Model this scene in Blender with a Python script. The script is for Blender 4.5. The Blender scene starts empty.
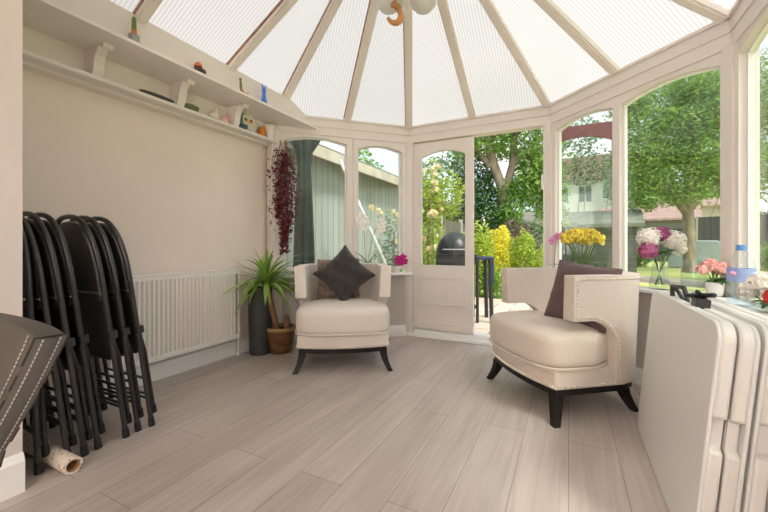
import bpy, bmesh, math, random
from mathutils import Vector, Matrix, Euler
R = math.radians
PI = math.pi
rnd = random.Random(7)
scene = bpy.context.scene
col = scene.collection

# ------------------------------------------------------------------ materials
def srgb(r, g, b):
    f = lambda c: (c/255/12.92 if c/255 <= .04045 else ((c/255+.055)/1.055)**2.4)
    return (f(r), f(g), f(b), 1)

class NT:
    def __init__(s, name):
        s.m = bpy.data.materials.new(name); s.m.use_nodes = True
        s.t = s.m.node_tree; s.t.nodes.clear()
        s.out = s.n('ShaderNodeOutputMaterial')
    def n(s, typ, **kw):
        nd = s.t.nodes.new(typ)
        for k, v in kw.items():
            if k.startswith('i_'):
                nd.inputs[k[2:].replace('_', ' ')].default_value = v
            else:
                setattr(nd, k, v)
        return nd
    def l(s, a, b): s.t.links.new(a, b)

def pbr(name, color, rough=.6, var=.0, vscale=8.0, bump=0.0, bscale=40.0, metal=0.0, sheen=0.0, trans=0.0, stretch=(1, 1, 1), spec=.5, island=0.0, color2=None, subs=0.0):
    N = NT(name)
    b = N.n('ShaderNodeBsdfPrincipled')
    b.inputs['Base Color'].default_value = color
    b.inputs['Roughness'].default_value = rough
    b.inputs['Metallic'].default_value = metal
    b.inputs['Specular IOR Level'].default_value = spec
    if sheen: b.inputs['Sheen Weight'].default_value = sheen
    tc = N.n('ShaderNodeTexCoord'); mp = N.n('ShaderNodeMapping'); mp.inputs['Scale'].default_value = stretch
    N.l(tc.outputs['Object'], mp.inputs['Vector'])
    src = None
    if var or color2:
        nz = N.n('ShaderNodeTexNoise'); nz.inputs['Scale'].default_value = vscale; nz.inputs['Detail'].default_value = 5
        N.l(mp.outputs[0], nz.inputs['Vector'])
        rp = N.n('ShaderNodeValToRGB')
        c2 = color2 or tuple(min(1, c*(1+var)) for c in color[:3])+(1,)
        c1 = color if color2 else tuple(c*(1-var) for c in color[:3])+(1,)
        rp.color_ramp.elements[0].position = .35; rp.color_ramp.elements[1].position = .65
        rp.color_ramp.elements[0].color = c1; rp.color_ramp.elements[1].color = c2
        N.l(nz.outputs['Fac'], rp.inputs[0]); src = rp.outputs[0]
    if island:
        g = N.n('ShaderNodeNewGeometry')
        hs = N.n('ShaderNodeHueSaturation')
        ma = N.n('ShaderNodeMapRange'); ma.inputs['To Min'].default_value = 1-island; ma.inputs['To Max'].default_value = 1+island
        N.l(g.outputs['Random Per Island'], ma.inputs['Value']); N.l(ma.outputs[0], hs.inputs['Value'])
        if src: N.l(src, hs.inputs['Color'])
        else: hs.inputs['Color'].default_value = color
        src = hs.outputs[0]
    if src: N.l(src, b.inputs['Base Color'])
    if bump:
        nb = N.n('ShaderNodeTexNoise'); nb.inputs['Scale'].default_value = bscale; nb.inputs['Detail'].default_value = 3
        N.l(mp.outputs[0], nb.inputs['Vector'])
        bp = N.n('ShaderNodeBump'); bp.inputs['Strength'].default_value = bump; bp.inputs['Distance'].default_value = .01
        N.l(nb.outputs['Fac'], bp.inputs['Height']); N.l(bp.outputs[0], b.inputs['Normal'])
    if trans:
        tr = N.n('ShaderNodeBsdfTranslucent'); tr.inputs['Color'].default_value = color
        if src: N.l(src, tr.inputs['Color'])
        mx = N.n('ShaderNodeMixShader'); mx.inputs[0].default_value = trans
        N.l(b.outputs[0], mx.inputs[1]); N.l(tr.outputs[0], mx.inputs[2]); N.l(mx.outputs[0], N.out.inputs[0])
    else:
        N.l(b.outputs[0], N.out.inputs[0])
    return N.m

def mat_glass(name, tint=(.93, .96, .95, 1), refl=.6):
    N = NT(name)
    t = N.n('ShaderNodeBsdfTransparent'); t.inputs[0].default_value = tint
    g = N.n('ShaderNodeBsdfGlossy'); g.inputs['Roughness'].default_value = .02
    fr = N.n('ShaderNodeLayerWeight'); fr.inputs[0].default_value = .5
    pw = N.n('ShaderNodeMath', operation='POWER'); pw.inputs[1].default_value = 4; N.l(fr.outputs['Facing'], pw.inputs[0])
    mu = N.n('ShaderNodeMath', operation='MULTIPLY_ADD'); mu.inputs[1].default_value = refl; mu.inputs[2].default_value = .035
    N.l(pw.outputs[0], mu.inputs[0])
    mx = N.n('ShaderNodeMixShader'); N.l(mu.outputs[0], mx.inputs[0])
    N.l(t.outputs[0], mx.inputs[1]); N.l(g.outputs[0], mx.inputs[2]); N.l(mx.outputs[0], N.out.inputs[0])
    return N.m

def mat_floor():
    N = NT('laminate')
    b = N.n('ShaderNodeBsdfPrincipled'); b.inputs['Roughness'].default_value = .42
    b.inputs['Specular IOR Level'].default_value = .45
    tc = N.n('ShaderNodeTexCoord')
    sp = N.n('ShaderNodeSeparateXYZ'); cb = N.n('ShaderNodeCombineXYZ')
    N.l(tc.outputs['Object'], sp.inputs[0]); N.l(sp.outputs[1], cb.inputs[0]); N.l(sp.outputs[0], cb.inputs[1])
    br = N.n('ShaderNodeTexBrick'); br.offset = .37; br.offset_frequency = 2
    br.inputs['Scale'].default_value = 1; br.inputs['Brick Width'].default_value = 1.29; br.inputs['Row Height'].default_value = .212
    br.inputs['Mortar Size'].default_value = .0014; br.inputs['Mortar Smooth'].default_value = .3; br.inputs['Bias'].default_value = 0
    br.inputs['Color1'].default_value = srgb(200, 190, 183); br.inputs['Color2'].default_value = srgb(188, 177, 170)
    br.inputs['Mortar'].default_value = srgb(128, 116, 108)
    N.l(cb.outputs[0], br.inputs['Vector'])
    mp = N.n('ShaderNodeMapping'); mp.inputs['Scale'].default_value = (1.3, 24, 1)
    N.l(cb.outputs[0], mp.inputs['Vector'])
    nz = N.n('ShaderNodeTexNoise'); nz.inputs['Scale'].default_value = 1.6; nz.inputs['Detail'].default_value = 7; nz.inputs['Distortion'].default_value = .8
    N.l(mp.outputs[0], nz.inputs['Vector'])
    rp = N.n('ShaderNodeValToRGB'); rp.color_ramp.elements[0].position = .3; rp.color_ramp.elements[1].position = .75
    rp.color_ramp.elements[0].color = (.80, .79, .78, 1); rp.color_ramp.elements[1].color = (1.08, 1.08, 1.08, 1)
    N.l(nz.outputs['Fac'], rp.inputs[0])
    mp2 = N.n('ShaderNodeMapping'); mp2.inputs['Scale'].default_value = (.9, 5, 1)
    N.l(cb.outputs[0], mp2.inputs['Vector'])
    n2 = N.n('ShaderNodeTexNoise'); n2.inputs['Scale'].default_value = 1.3; n2.inputs['Detail'].default_value = 3
    N.l(mp2.outputs[0], n2.inputs['Vector'])
    r2 = N.n('ShaderNodeValToRGB'); r2.color_ramp.elements[0].position = .3; r2.color_ramp.elements[1].position = .7
    r2.color_ramp.elements[0].color = (.84, .83, .82, 1); r2.color_ramp.elements[1].color = (1.08, 1.08, 1.08, 1)
    N.l(n2.outputs['Fac'], r2.inputs[0])
    m1 = N.n('ShaderNodeMix', data_type='RGBA', blend_type='MULTIPLY'); m1.inputs[0].default_value = .8
    N.l(br.outputs['Color'], m1.inputs[6]); N.l(rp.outputs[0], m1.inputs[7])
    m2 = N.n('ShaderNodeMix', data_type='RGBA', blend_type='MULTIPLY'); m2.inputs[0].default_value = .9
    N.l(m1.outputs[2], m2.inputs[6]); N.l(r2.outputs[0], m2.inputs[7])
    N.l(m2.outputs[2], b.inputs['Base Color'])
    bp = N.n('ShaderNodeBump'); bp.inputs['Strength'].default_value = .12; bp.inputs['Distance'].default_value = .004
    N.l(nz.outputs['Fac'], bp.inputs['Height']); N.l(bp.outputs[0], b.inputs['Normal'])
    N.l(b.outputs[0], N.out.inputs[0])
    return N.m

def mat_polycarb():
    # twin-wall polycarbonate sheet: internal webs run up the slope (object x is along the eave)
    N = NT('polycarbonate')
    tc = N.n('ShaderNodeTexCoord'); sp = N.n('ShaderNodeSeparateXYZ'); N.l(tc.outputs['Object'], sp.inputs[0])
    mu = N.n('ShaderNodeMath', operation='MULTIPLY'); mu.inputs[1].default_value = 2*PI/.024; N.l(sp.outputs[0], mu.inputs[0])
    sn = N.n('ShaderNodeMath', operation='SINE'); N.l(mu.outputs[0], sn.inputs[0])
    mr = N.n('ShaderNodeMapRange'); mr.inputs['From Min'].default_value = .1; mr.inputs['From Max'].default_value = .95
    N.l(sn.outputs[0], mr.inputs['Value'])
    cr = N.n('ShaderNodeValToRGB'); cr.color_ramp.elements[0].color = (.84, .82, .80, 1); cr.color_ramp.elements[1].color = (.63, .615, .60, 1)
    N.l(mr.outputs[0], cr.inputs[0])
    tl = N.n('ShaderNodeBsdfTranslucent'); N.l(cr.outputs[0], tl.inputs[0])
    tp = N.n('ShaderNodeBsdfTransparent'); N.l(cr.outputs[0], tp.inputs[0])
    df = N.n('ShaderNodeBsdfDiffuse'); df.inputs[0].default_value = (.85, .83, .80, 1)
    m1 = N.n('ShaderNodeMixShader'); m1.inputs[0].default_value = .30
    N.l(tl.outputs[0], m1.inputs[1]); N.l(tp.outputs[0], m1.inputs[2])
    m2 = N.n('ShaderNodeMixShader'); m2.inputs[0].default_value = .14
    N.l(m1.outputs[0], m2.inputs[1]); N.l(df.outputs[0], m2.inputs[2])
    N.l(m2.outputs[0], N.out.inputs[0])
    return N.m

def mat_boards(name, c1, c2, w, vertical=True, gap=(.02, .02, .02, 1)):
    N = NT(name)
    b = N.n('ShaderNodeBsdfPrincipled'); b.inputs['Roughness'].default_value = .8
    tc = N.n('ShaderNodeTexCoord'); sp = N.n('ShaderNodeSeparateXYZ'); N.l(tc.outputs['Object'], sp.inputs[0])
    cb = N.n('ShaderNodeCombineXYZ')
    if vertical: N.l(sp.outputs[2], cb.inputs[0]); N.l(sp.outputs[0], cb.inputs[1])
    else: N.l(sp.outputs[0], cb.inputs[0]); N.l(sp.outputs[2], cb.inputs[1])
    br = N.n('ShaderNodeTexBrick'); br.offset = .5
    br.inputs['Scale'].default_value = 1; br.inputs['Brick Width'].default_value = 30; br.inputs['Row Height'].default_value = w
    br.inputs['Mortar Size'].default_value = .007; br.inputs['Color1'].default_value = c1; br.inputs['Color2'].default_value = c2; br.inputs['Mortar'].default_value = gap
    N.l(cb.outputs[0], br.inputs['Vector']); N.l(br.outputs['Color'], b.inputs['Base Color'])
    N.l(b.outputs[0], N.out.inputs[0])
    return N.m

def mat_tiles(name, c1, c2, w, h, mortar, msize=.01):
    N = NT(name)
    b = N.n('ShaderNodeBsdfPrincipled'); b.inputs['Roughness'].default_value = .8
    tc = N.n('ShaderNodeTexCoord')
    br = N.n('ShaderNodeTexBrick'); br.inputs['Scale'].default_value = 1
    br.inputs['Brick Width'].default_value = w; br.inputs['Row Height'].default_value = h
    br.inputs['Mortar Size'].default_value = msize; br.inputs['Color1'].default_value = c1; br.inputs['Color2'].default_value = c2; br.inputs['Mortar'].default_value = mortar
    N.l(tc.outputs['Object'], br.inputs['Vector']); N.l(br.outputs['Color'], b.inputs['Base Color'])
    N.l(b.outputs[0], N.out.inputs[0])
    return N.m

M = {}
M['white'] = pbr('white_paint', srgb(233, 227, 221), .45, var=.02, vscale=3)
M['frame'] = pbr('frame_paint', srgb(227, 219, 212), .4, var=.02, vscale=4)
M['upvc'] = pbr('white_upvc', srgb(240, 238, 235), .3)
M['wall'] = pbr('taupe_wall', srgb(234, 222, 211), .85, var=.025, vscale=2, bump=.03, bscale=120)
M['housewall'] = pbr('house_wall', srgb(213, 204, 197), .85, var=.02, vscale=2)
M['dwarf'] = pbr('dwarf_wall', srgb(198, 190, 185), .85, var=.02, vscale=2)
M['floor'] = mat_floor()
M['poly'] = mat_polycarb()
M['bar'] = pbr('roof_bar', srgb(238, 230, 223), .5)
M['gasket'] = pbr('brown_gasket', srgb(160, 118, 92), .7, var=.25, vscale=20)
M['glass'] = mat_glass('window_glass')
M['vaseglass'] = mat_glass('vase_glass', (.94, .97, .96, 1), .9)
M['mahog'] = pbr('mahogany_paint', srgb(122, 66, 66), .5, var=.12, vscale=14, stretch=(1, 1, 6))
M['skirt'] = pbr('skirting', srgb(243, 242, 241), .35)
M['rad'] = pbr('radiator_enamel', srgb(243, 239, 233), .3)
M['linen'] = pbr('cream_linen', srgb(207, 195, 183), .9, var=.04, vscale=90, bump=.10, bscale=300, sheen=.15)
M['linen2'] = pbr('cream_linen_pale', srgb(218, 209, 200), .9, var=.03, vscale=90, bump=.08, bscale=300, sheen=.15)
M['darkwood'] = pbr('dark_wood', srgb(27, 24, 23), .5, var=.15, vscale=20, spec=.3)
M['nail'] = pbr('nail_steel', srgb(224, 216, 204), .35, metal=.5)
M['black'] = pbr('black_tube', srgb(38, 37, 37), .28, spec=.6)
M['blackpad'] = pbr('black_vinyl', srgb(58, 54, 51), .32, bump=.05, bscale=180)
M['rubber'] = pbr('black_rubber', srgb(26, 26, 27), .6)
M['chrome'] = pbr('steel', srgb(200, 198, 195), .22, metal=.9)
M['plastic'] = pbr('table_plastic', srgb(222, 221, 218), .45, bump=.03, bscale=500)
M['plastic2'] = pbr('table_rim', srgb(214, 211, 206), .4)
M['blackplastic'] = pbr('black_plastic', srgb(36, 36, 38), .4)
M['leather'] = pbr('taupe_leather', srgb(66, 60, 55), .38, var=.06, vscale=6, bump=.05, bscale=160)
M['leather2'] = pbr('grey_leather', srgb(100, 98, 94), .4, var=.05, vscale=6, bump=.05, bscale=160)
M['thread'] = pbr('pale_thread', srgb(205, 200, 190), .8)
M['cushblack'] = pbr('charcoal_cushion', srgb(50, 45, 44), .85, var=.25, vscale=40, bump=.5, bscale=55, sheen=.2, stretch=(1, 1, 1))
M['cushbrown'] = pbr('brown_cushion', srgb(140, 118, 104), .9, color2=srgb(92, 76, 68), vscale=22, bump=.3, bscale=60, sheen=.3)
M['cushplum'] = pbr('plum_cushion', srgb(88, 70, 69), .9, var=.06, vscale=100, bump=.12, bscale=250, sheen=.2)
M['planter'] = pbr('charcoal_planter', srgb(62, 64, 64), .45, var=.05, vscale=5)
M['glaze'] = pbr('brown_glaze', srgb(128, 90, 54), .3, color2=srgb(86, 54, 34), vscale=9, stretch=(1, 1, 3))
M['rimglaze'] = pbr('tan_glaze', srgb(160, 124, 84), .3)
M['soil'] = pbr('soil', srgb(70, 54, 42), .95, var=.3, vscale=50)
M['trunk'] = pbr('yucca_trunk', srgb(140, 106, 76), .9, var=.25, vscale=25, bump=.5, bscale=40, stretch=(1, 1, .4))
M['bark'] = pbr('bark', srgb(150, 136, 118), .9, var=.3, vscale=9, bump=.6, bscale=14, stretch=(1, 1, .3))
M['yucca'] = pbr('yucca_leaf', srgb(140, 176, 78), .45, island=.35, trans=.25)
M['garland'] = pbr('dark_red_leaf', srgb(104, 40, 50), .7, island=.4, trans=.15)
M['garlandstem'] = pbr('garland_stem', srgb(110, 58, 48), .8)
M['ceramic'] = pbr('white_ceramic', srgb(232, 228, 222), .3)
M['orchidwhite'] = pbr('white_petal', srgb(250, 248, 242), .6, trans=.3, island=.06)
M['orchidpink'] = pbr('pink_petal', srgb(222, 140, 190), .6, trans=.3, island=.1)
M['magenta'] = pbr('magenta_petal', srgb(196, 30, 130), .6, trans=.25, island=.12)
M['purplepetal'] = pbr('plum_petal', srgb(196, 112, 158), .7, trans=.25, island=.25)
M['rosepetal'] = pbr('salmon_petal', srgb(246, 198, 190), .7, trans=.25, island=.12)
M['redpetal'] = pbr('red_petal', srgb(214, 70, 64), .7, trans=.2, island=.12)
M['yellowpetal'] = pbr('yellow_petal', srgb(252, 236, 112), .7, trans=.25, island=.2)
M['creampetal'] = pbr('cream_petal', srgb(246, 241, 234), .7, trans=.25, island=.08)
M['leaf'] = pbr('houseplant_leaf', srgb(74, 120, 52), .45, trans=.2, island=.25)
M['stem'] = pbr('green_stem', srgb(96, 122, 58), .6)
M['brownstem'] = pbr('brown_stem', srgb(104, 80, 62), .7)
M['water'] = mat_glass('bottle_plastic', (.95, .98, 1, 1), .7)
M['waterfill'] = mat_glass('water_fill', (.90, .95, .97, 1), .3)
M['bluecap'] = pbr('blue_cap', srgb(100, 150, 212), .4)
M['bluelabel'] = pbr('blue_label', srgb(168, 186, 226), .5, color2=srgb(140, 162, 214), vscale=12)
M['pinkprint'] = pbr('pink_print', srgb(214, 160, 190), .5)
M['brass'] = pbr('brass', srgb(196, 150, 74), .25, metal=.9)
M['frost'] = pbr('frosted_glass', srgb(240, 240, 236), .35, trans=.55)
M['amber'] = pbr('amber_wood', srgb(190, 138, 84), .4, var=.2, vscale=12)
M['paper'] = pbr('wrapping_paper', srgb(222, 206, 188), .55, color2=srgb(222, 206, 188))
M['card'] = pbr('cardboard', srgb(170, 132, 88), .9)
M['socket'] = pbr('socket_plate', srgb(224, 216, 206), .35)
M['green1'] = pbr('figure_green', srgb(110, 122, 62), .6)
M['orange'] = pbr('orange_wax', srgb(232, 146, 40), .5, trans=.2)
M['orangefig'] = pbr('figure_orange', srgb(214, 108, 52), .6)
M['bluefig'] = pbr('figure_blue', srgb(66, 122, 214), .45)
M['redfig'] = pbr('figure_red', srgb(178, 82, 60), .6)
M['greyfig'] = pbr('figure_grey', srgb(150, 152, 140), .6)
M['brownfig'] = pbr('figure_brown', srgb(72, 48, 44), .6)
M['whitefig'] = pbr('figure_white', srgb(226, 216, 204), .6)
M['darkgreen'] = pbr('dark_green_item', srgb(58, 62, 48), .5)
M['olive'] = pbr('olive_item', srgb(110, 112, 78), .6)
M['teal'] = pbr('teal_item', srgb(44, 78, 96), .5)
M['rim'] = pbr('pale_blue_rim', srgb(170, 200, 214), .4)
M['yellowfig'] = pbr('figure_yellow', srgb(236, 200, 60), .6)
# outdoors
M['paving'] = mat_tiles('pink_paving', srgb(226, 206, 188), srgb(208, 186, 168), .6, .45, srgb(150, 136, 122), .012)
M['lawn'] = pbr('lawn_grass', srgb(200, 200, 124), .9, color2=srgb(176, 182, 100), vscale=1.3, bump=.6, bscale=60)
M['earth'] = pbr('earth', srgb(120, 118, 74), .95, var=.3, vscale=3)
M['shedboard'] = mat_boards('shed_boards', srgb(176, 181, 172), srgb(160, 166, 158), .16, True, srgb(110, 122, 112))
M['shedroof'] = pbr('shed_roof', srgb(205, 194, 176), .8, var=.1, vscale=4)
M['fenceboard'] = mat_boards('fence_boards', srgb(128, 122, 112), srgb(104, 100, 92), .14, True, srgb(60, 58, 52))
M['fencedark'] = mat_boards('dark_fence_boards', srgb(92, 94, 92), srgb(74, 78, 78), .14, True, srgb(44, 46, 46))
M['post'] = pbr('fence_post', srgb(186, 180, 168), .8, var=.1)
M['darkshed'] = mat_boards('summer_shed_boards', srgb(110, 108, 98), srgb(92, 92, 84), .12, False, srgb(64, 64, 58))
M['feltroof'] = pbr('felt_roof', srgb(134, 136, 120), .9, var=.15, vscale=4)
M['tileroof'] = mat_tiles('red_tiles', srgb(190, 160, 150), srgb(172, 142, 132), .3, .22, srgb(140, 98, 90), .01)
M['brownroof'] = mat_tiles('brown_tiles', srgb(150, 124, 104), srgb(132, 108, 92), .3, .22, srgb(100, 82, 70), .01)
M['brick'] = mat_tiles('orange_brick', srgb(196, 120, 88), srgb(176, 104, 76), .225, .075, srgb(190, 176, 160), .01)
M['render'] = pbr('white_render', srgb(232, 230, 226), .8)
M['greywall'] = pbr('garage_wall', srgb(128, 126, 118), .85, var=.06)
M['darkpane'] = pbr('dark_pane', srgb(96, 112, 118), .15)
M['parasolpole'] = pbr('parasol_pole', srgb(236, 236, 234), .35)
M['parasolcloth'] = pbr('parasol_cloth', srgb(66, 76, 66), .9, var=.15, vscale=6)
M['bbq'] = pbr('bbq_black', srgb(44, 44, 46), .35, spec=.5)
M['navy'] = pbr('navy_steel', srgb(48, 58, 84), .4)
M['leafmid'] = pbr('leaf_mid', srgb(146, 180, 96), .6, island=.4, trans=.35)
M['leafdark'] = pbr('leaf_dark', srgb(84, 118, 68), .6, island=.45, trans=.3)
M['leafivy'] = pbr('leaf_ivy', srgb(132, 176, 80), .5, island=.4, trans=.3)
M['leafyellow'] = pbr('leaf_gold', srgb(242, 236, 96), .6, island=.25, trans=.35)
M['leaflime'] = pbr('leaf_lime', srgb(186, 204, 88), .6, island=.3, trans=.4)
M['leafacer'] = pbr('leaf_acer', srgb(150, 178, 100), .6, island=.45, trans=.4)
M['leafgrey'] = pbr('leaf_grey_green', srgb(140, 162, 124), .6, island=.3, trans=.35)
M['rosecream'] = pbr('rose_cream', srgb(250, 238, 196), .6, island=.1, trans=.3)
M['heather'] = pbr('heather', srgb(140, 96, 116), .7, island=.3, trans=.3)

# ------------------------------------------------------------------ mesh builder
class MB:
    def __init__(s): s.v = []; s.f = []; s.mi = []; s.cur = 0
    def add(s, vs, fs):
        o = len(s.v); s.v += [tuple(p) for p in vs]
        for f in fs: s.f.append(tuple(i+o for i in f)); s.mi.append(s.cur)
    def box(s, x0, x1, y0, y1, z0, z1, mat=None):
        vs = [Vector((x, y, z)) for x in (x0, x1) for y in (y0, y1) for z in (z0, z1)]
        if mat is not None: vs = [mat @ p for p in vs]
        s.add(vs, [(0, 1, 3, 2), (4, 6, 7, 5), (0, 4, 5, 1), (2, 3, 7, 6), (0, 2, 6, 4), (1, 5, 7, 3)])
        return s
    def prism(s, poly, a, b):
        """poly: list of 2D points, a(p)->3D bottom, b(p)->3D top"""
        n = len(poly)
        s.add([a(p) for p in poly]+[b(p) for p in poly],
              [tuple(range(n-1, -1, -1)), tuple(range(n, 2*n))]+[(i, (i+1) % n, n+(i+1) % n, n+i) for i in range(n)])
        return s
    def tube(s, pts, r, seg=10, cap=True, closed=False):
        pts = [Vector(p) for p in pts]; n = len(pts)
        rs = r if isinstance(r, (list, tuple)) else [r]*n
        vs = []; up = None
        for i, p in enumerate(pts):
            if closed: d = pts[(i+1) % n]-pts[i-1]
            else: d = pts[min(i+1, n-1)]-pts[max(i-1, 0)]
            if d.length < 1e-9: d = Vector((0, 0, 1))
            d.normalize()
            if up is None:
                up = Vector((0, 0, 1)) if abs(d.z) < .9 else Vector((1, 0, 0))
            x = up-d*up.dot(d)
            if x.length < 1e-6: x = d.orthogonal()
            x.normalize(); up = x; y = d.cross(x)
            for k in range(seg):
                a = 2*PI*k/seg
                vs.append(p+(x*math.cos(a)+y*math.sin(a))*rs[i])
        fs = []
        m = n if closed else n-1
        for i in range(m):
            j = (i+1) % n
            for k in range(seg):
                fs.append((i*seg+k, i*seg+(k+1) % seg, j*seg+(k+1) % seg, j*seg+k))
        if cap and not closed:
            fs.append(tuple(range(seg-1, -1, -1))); fs.append(tuple((n-1)*seg+k for k in range(seg)))
        s.add(vs, fs); return s
    def lathe(s, prof, c=(0, 0, 0), seg=28, sx=1, sy=1):
        vs = []; n = len(prof)
        for r, z in prof:
            for k in range(seg):
                a = 2*PI*k/seg
                vs.append((c[0]+max(r, 1e-4)*math.cos(a)*sx, c[1]+max(r, 1e-4)*math.sin(a)*sy, c[2]+z))
        fs = [(i*seg+k, i*seg+(k+1) % seg, (i+1)*seg+(k+1) % seg, (i+1)*seg+k) for i in range(n-1) for k in range(seg)]
        fs.append(tuple(range(seg-1, -1, -1))); fs.append(tuple((n-1)*seg+k for k in range(seg)))
        s.add(vs, fs); return s
    def ball(s, c, r, seg=10, rings=6, sc=(1, 1, 1), rot=None):
        prof = []
        vs = []; c = Vector(c)
        for i in range(rings+1):
            t = PI*i/rings
            for k in range(seg):
                a = 2*PI*k/seg
                p = Vector((max(math.sin(t), 1e-3)*math.cos(a)*sc[0], max(math.sin(t), 1e-3)*math.sin(a)*sc[1], -math.cos(t)*sc[2]))*r
                if rot is not None: p = rot @ p
                vs.append(c+p)
        fs = [(i*seg+k, i*seg+(k+1) % seg, (i+1)*seg+(k+1) % seg, (i+1)*seg+k) for i in range(rings) for k in range(seg)]
        s.add(vs, fs); return s
    def grid(s, P, closed_u=False):
        """P[i][j] rows of points"""
        n = len(P); m = len(P[0])
        vs = [p for row in P for p in row]
        fs = []
        for i in range(n if closed_u else n-1):
            for j in range(m-1):
                a = (i+1) % n
                fs.append((i*m+j, a*m+j, a*m+j+1, i*m+j+1))
        s.add(vs, fs); return s
    def blade(s, pts, widths, nrm=None, fold=.0):
        """a leaf strip along pts"""
        pts = [Vector(p) for p in pts]; n = len(pts); vs = []
        for i, p in enumerate(pts):
            d = (pts[min(i+1, n-1)]-pts[max(i-1, 0)])
            if d.length < 1e-9: d = Vector((0, 0, 1))
            d.normalize()
            sd = d.cross(nrm if nrm is not None else Vector((0, 0, 1)))
            if sd.length < 1e-4: sd = d.orthogonal()
            sd.normalize(); u = sd.cross(d)
            w = widths[i]
            vs += [p-sd*w+u*fold*w, p, p+sd*w+u*fold*w]
        fs = []
        for i in range(n-1):
            a = i*3
            fs += [(a, a+1, a+4, a+3), (a+1, a+2, a+5, a+4)]
        s.add(vs, fs); return s
    def build(s, name, m, parent=None, smooth=True, angle=40, bevel=0, bseg=2, loc=None, rot=None, subsurf=0):
        me = bpy.data.meshes.new(name)
        me.from_pydata(s.v, [], s.f)
        ms = m if isinstance(m, (list, tuple)) else [m]
        for x in ms: me.materials.append(x)
        if len(ms) > 1: me.polygons.foreach_set('material_index', s.mi)
        bm = bmesh.new(); bm.from_mesh(me)
        if len(s.f) < 60000 and not getattr(s, 'keep', False): bmesh.ops.recalc_face_normals(bm, faces=bm.faces)
        bm.to_mesh(me); bm.free()
        if smooth:
            me.shade_smooth(); me.set_sharp_from_angle(angle=R(angle))
        o = bpy.data.objects.new(name, me); col.objects.link(o)
        if loc is not None: o.location = loc
        if rot is not None: o.rotation_euler = rot
        if parent is not None: o.parent = parent
        if bevel:
            b = o.modifiers.new('bevel', 'BEVEL'); b.width = bevel; b.segments = bseg; b.limit_method = 'ANGLE'; b.angle_limit = R(35)
        if subsurf:
            b = o.modifiers.new('subd', 'SUBSURF'); b.levels = subsurf; b.render_levels = subsurf
        return o

def tag(o, label=None, cat=None, group=None, kind=None):
    if label: o['label'] = label
    if cat: o['category'] = cat
    if group: o['group'] = group
    if kind: o['kind'] = kind
    return o
def thing(name, label, cat, loc=(0, 0, 0), rz=0, group=None, rot=None):
    o = bpy.data.objects.new(name, None); col.objects.link(o)
    o.empty_display_size = .05
    o.location = loc; o.rotation_euler = rot if rot else (0, 0, rz)
    return tag(o, label, cat, group)
def structure(o, label=None):
    o['kind'] = 'structure'
    if label: o['label'] = label
    return o
def struct_empty(name, label=None, loc=(0, 0, 0)):
    o = bpy.data.objects.new(name, None); col.objects.link(o); o.location = loc
    return structure(o, label)
def box_obj(name, m, x0, x1, y0, y1, z0, z1, parent=None, bevel=0):
    return MB().box(x0, x1, y0, y1, z0, z1).build(name, m, parent, smooth=False if not bevel else True, bevel=bevel)
def dup_tree(o, parent=None):
    c = o.copy(); col.objects.link(c)
    if parent is not None: c.parent = parent
    for ch in list(o.children): dup_tree(ch, c)
    return c

# ------------------------------------------------------------------ camera
cam = bpy.data.cameras.new('camera'); co = bpy.data.objects.new('camera', cam); col.objects.link(co)
YAW = 26.7
cam.sensor_width = 36; cam.lens = 367/768*36; cam.shift_y = -10/768; cam.clip_start = .02; cam.clip_end = 300
co.location = (0, 0, 1.0); co.rotation_euler = (R(90), 0, R(YAW))
scene.camera = co

# ------------------------------------------------------------------ room plan
P0 = Vector((-2.62, 2.80, 0)); P1 = Vector((-1.60, 3.81, 0)); P2 = Vector((-.16, 3.81, 0)); P3 = Vector((.85, 2.80, 0)); P4 = Vector((.85, .68, 0))
HUBX, HUBY, HUBZ = -.885, 2.07, 3.35
EZ = 2.327
WX = -2.75

fl = MB().prism([(WX-.1, -2.6), (1.0, -2.6), (1.0, 2.86), (-.10, 3.90), (-1.66, 3.90), (-2.72, 2.88), (WX-.1, 2.88)],
                lambda p: (p[0], p[1], -.10), lambda p: (p[0], p[1], 0))
structure(fl.build('floor', M['floor'], smooth=False))
# walls
structure(box_obj('wall_left', M['wall'], WX-.12, WX, .68, 2.86, 0, 2.5))
structure(MB().prism([(WX, 2.86), (WX, 2.845), (-2.63, 2.845), (-2.655, 2.86)], lambda p: (p[0], p[1], 0), lambda p: (p[0], p[1], 2.33)).build('wall_left_return', M['wall'], smooth=False))
structure(box_obj('wall_house_left', M['housewall'], WX-.12, -2.005, -2.6, .68, 0, 2.62))
structure(box_obj('wall_house_right', M['housewall'], .85, .97, -2.6, .60, 0, 2.62))
structure(box_obj('wall_house_back', M['housewall'], -2.005, .85, -2.72, -2.6, 0, 2.62))
structure(box_obj('wall_house_upper', M['housewall'], WX-.12, .97, .46, .68, 2.28, 3.75))
structure(box_obj('ceiling_house', M['white'], -2.005, .85, -2.6, .46, 2.45, 2.62))
# baseboards
def baseboard(name, a, b, h=.125, t=.018):
    a = Vector(a); b = Vector(b); d = (b-a); L = d.length; d.normalize(); n = Vector((d.y, -d.x, 0))  # n to the right of travel
    prof = [(0, 0), (t, 0), (t, h-.03), (t*.75, h-.018), (t*.45, h), (0, h)]
    mb = MB(); mb.prism(prof, lambda p: a+n*p[0]+Vector((0, 0, p[1])), lambda p: b+n*p[0]+Vector((0, 0, p[1])))
    return structure(mb.build(name, M['skirt'], smooth=False))
baseboard('baseboard_left', (WX, .68, 0), (WX, 2.845, 0), .125)
baseboard('baseboard_back_left', P0, P1-Vector((.03, .03, 0)), .12)
baseboard('baseboard_back_right', P2+Vector((.03, -.03, 0)), P3, .12)
baseboard('baseboard_right', P3, P4, .12)
baseboard('baseboard_house', (-2.005, -2.6, 0), (-2.005, .68, 0), .155, .024)

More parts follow.
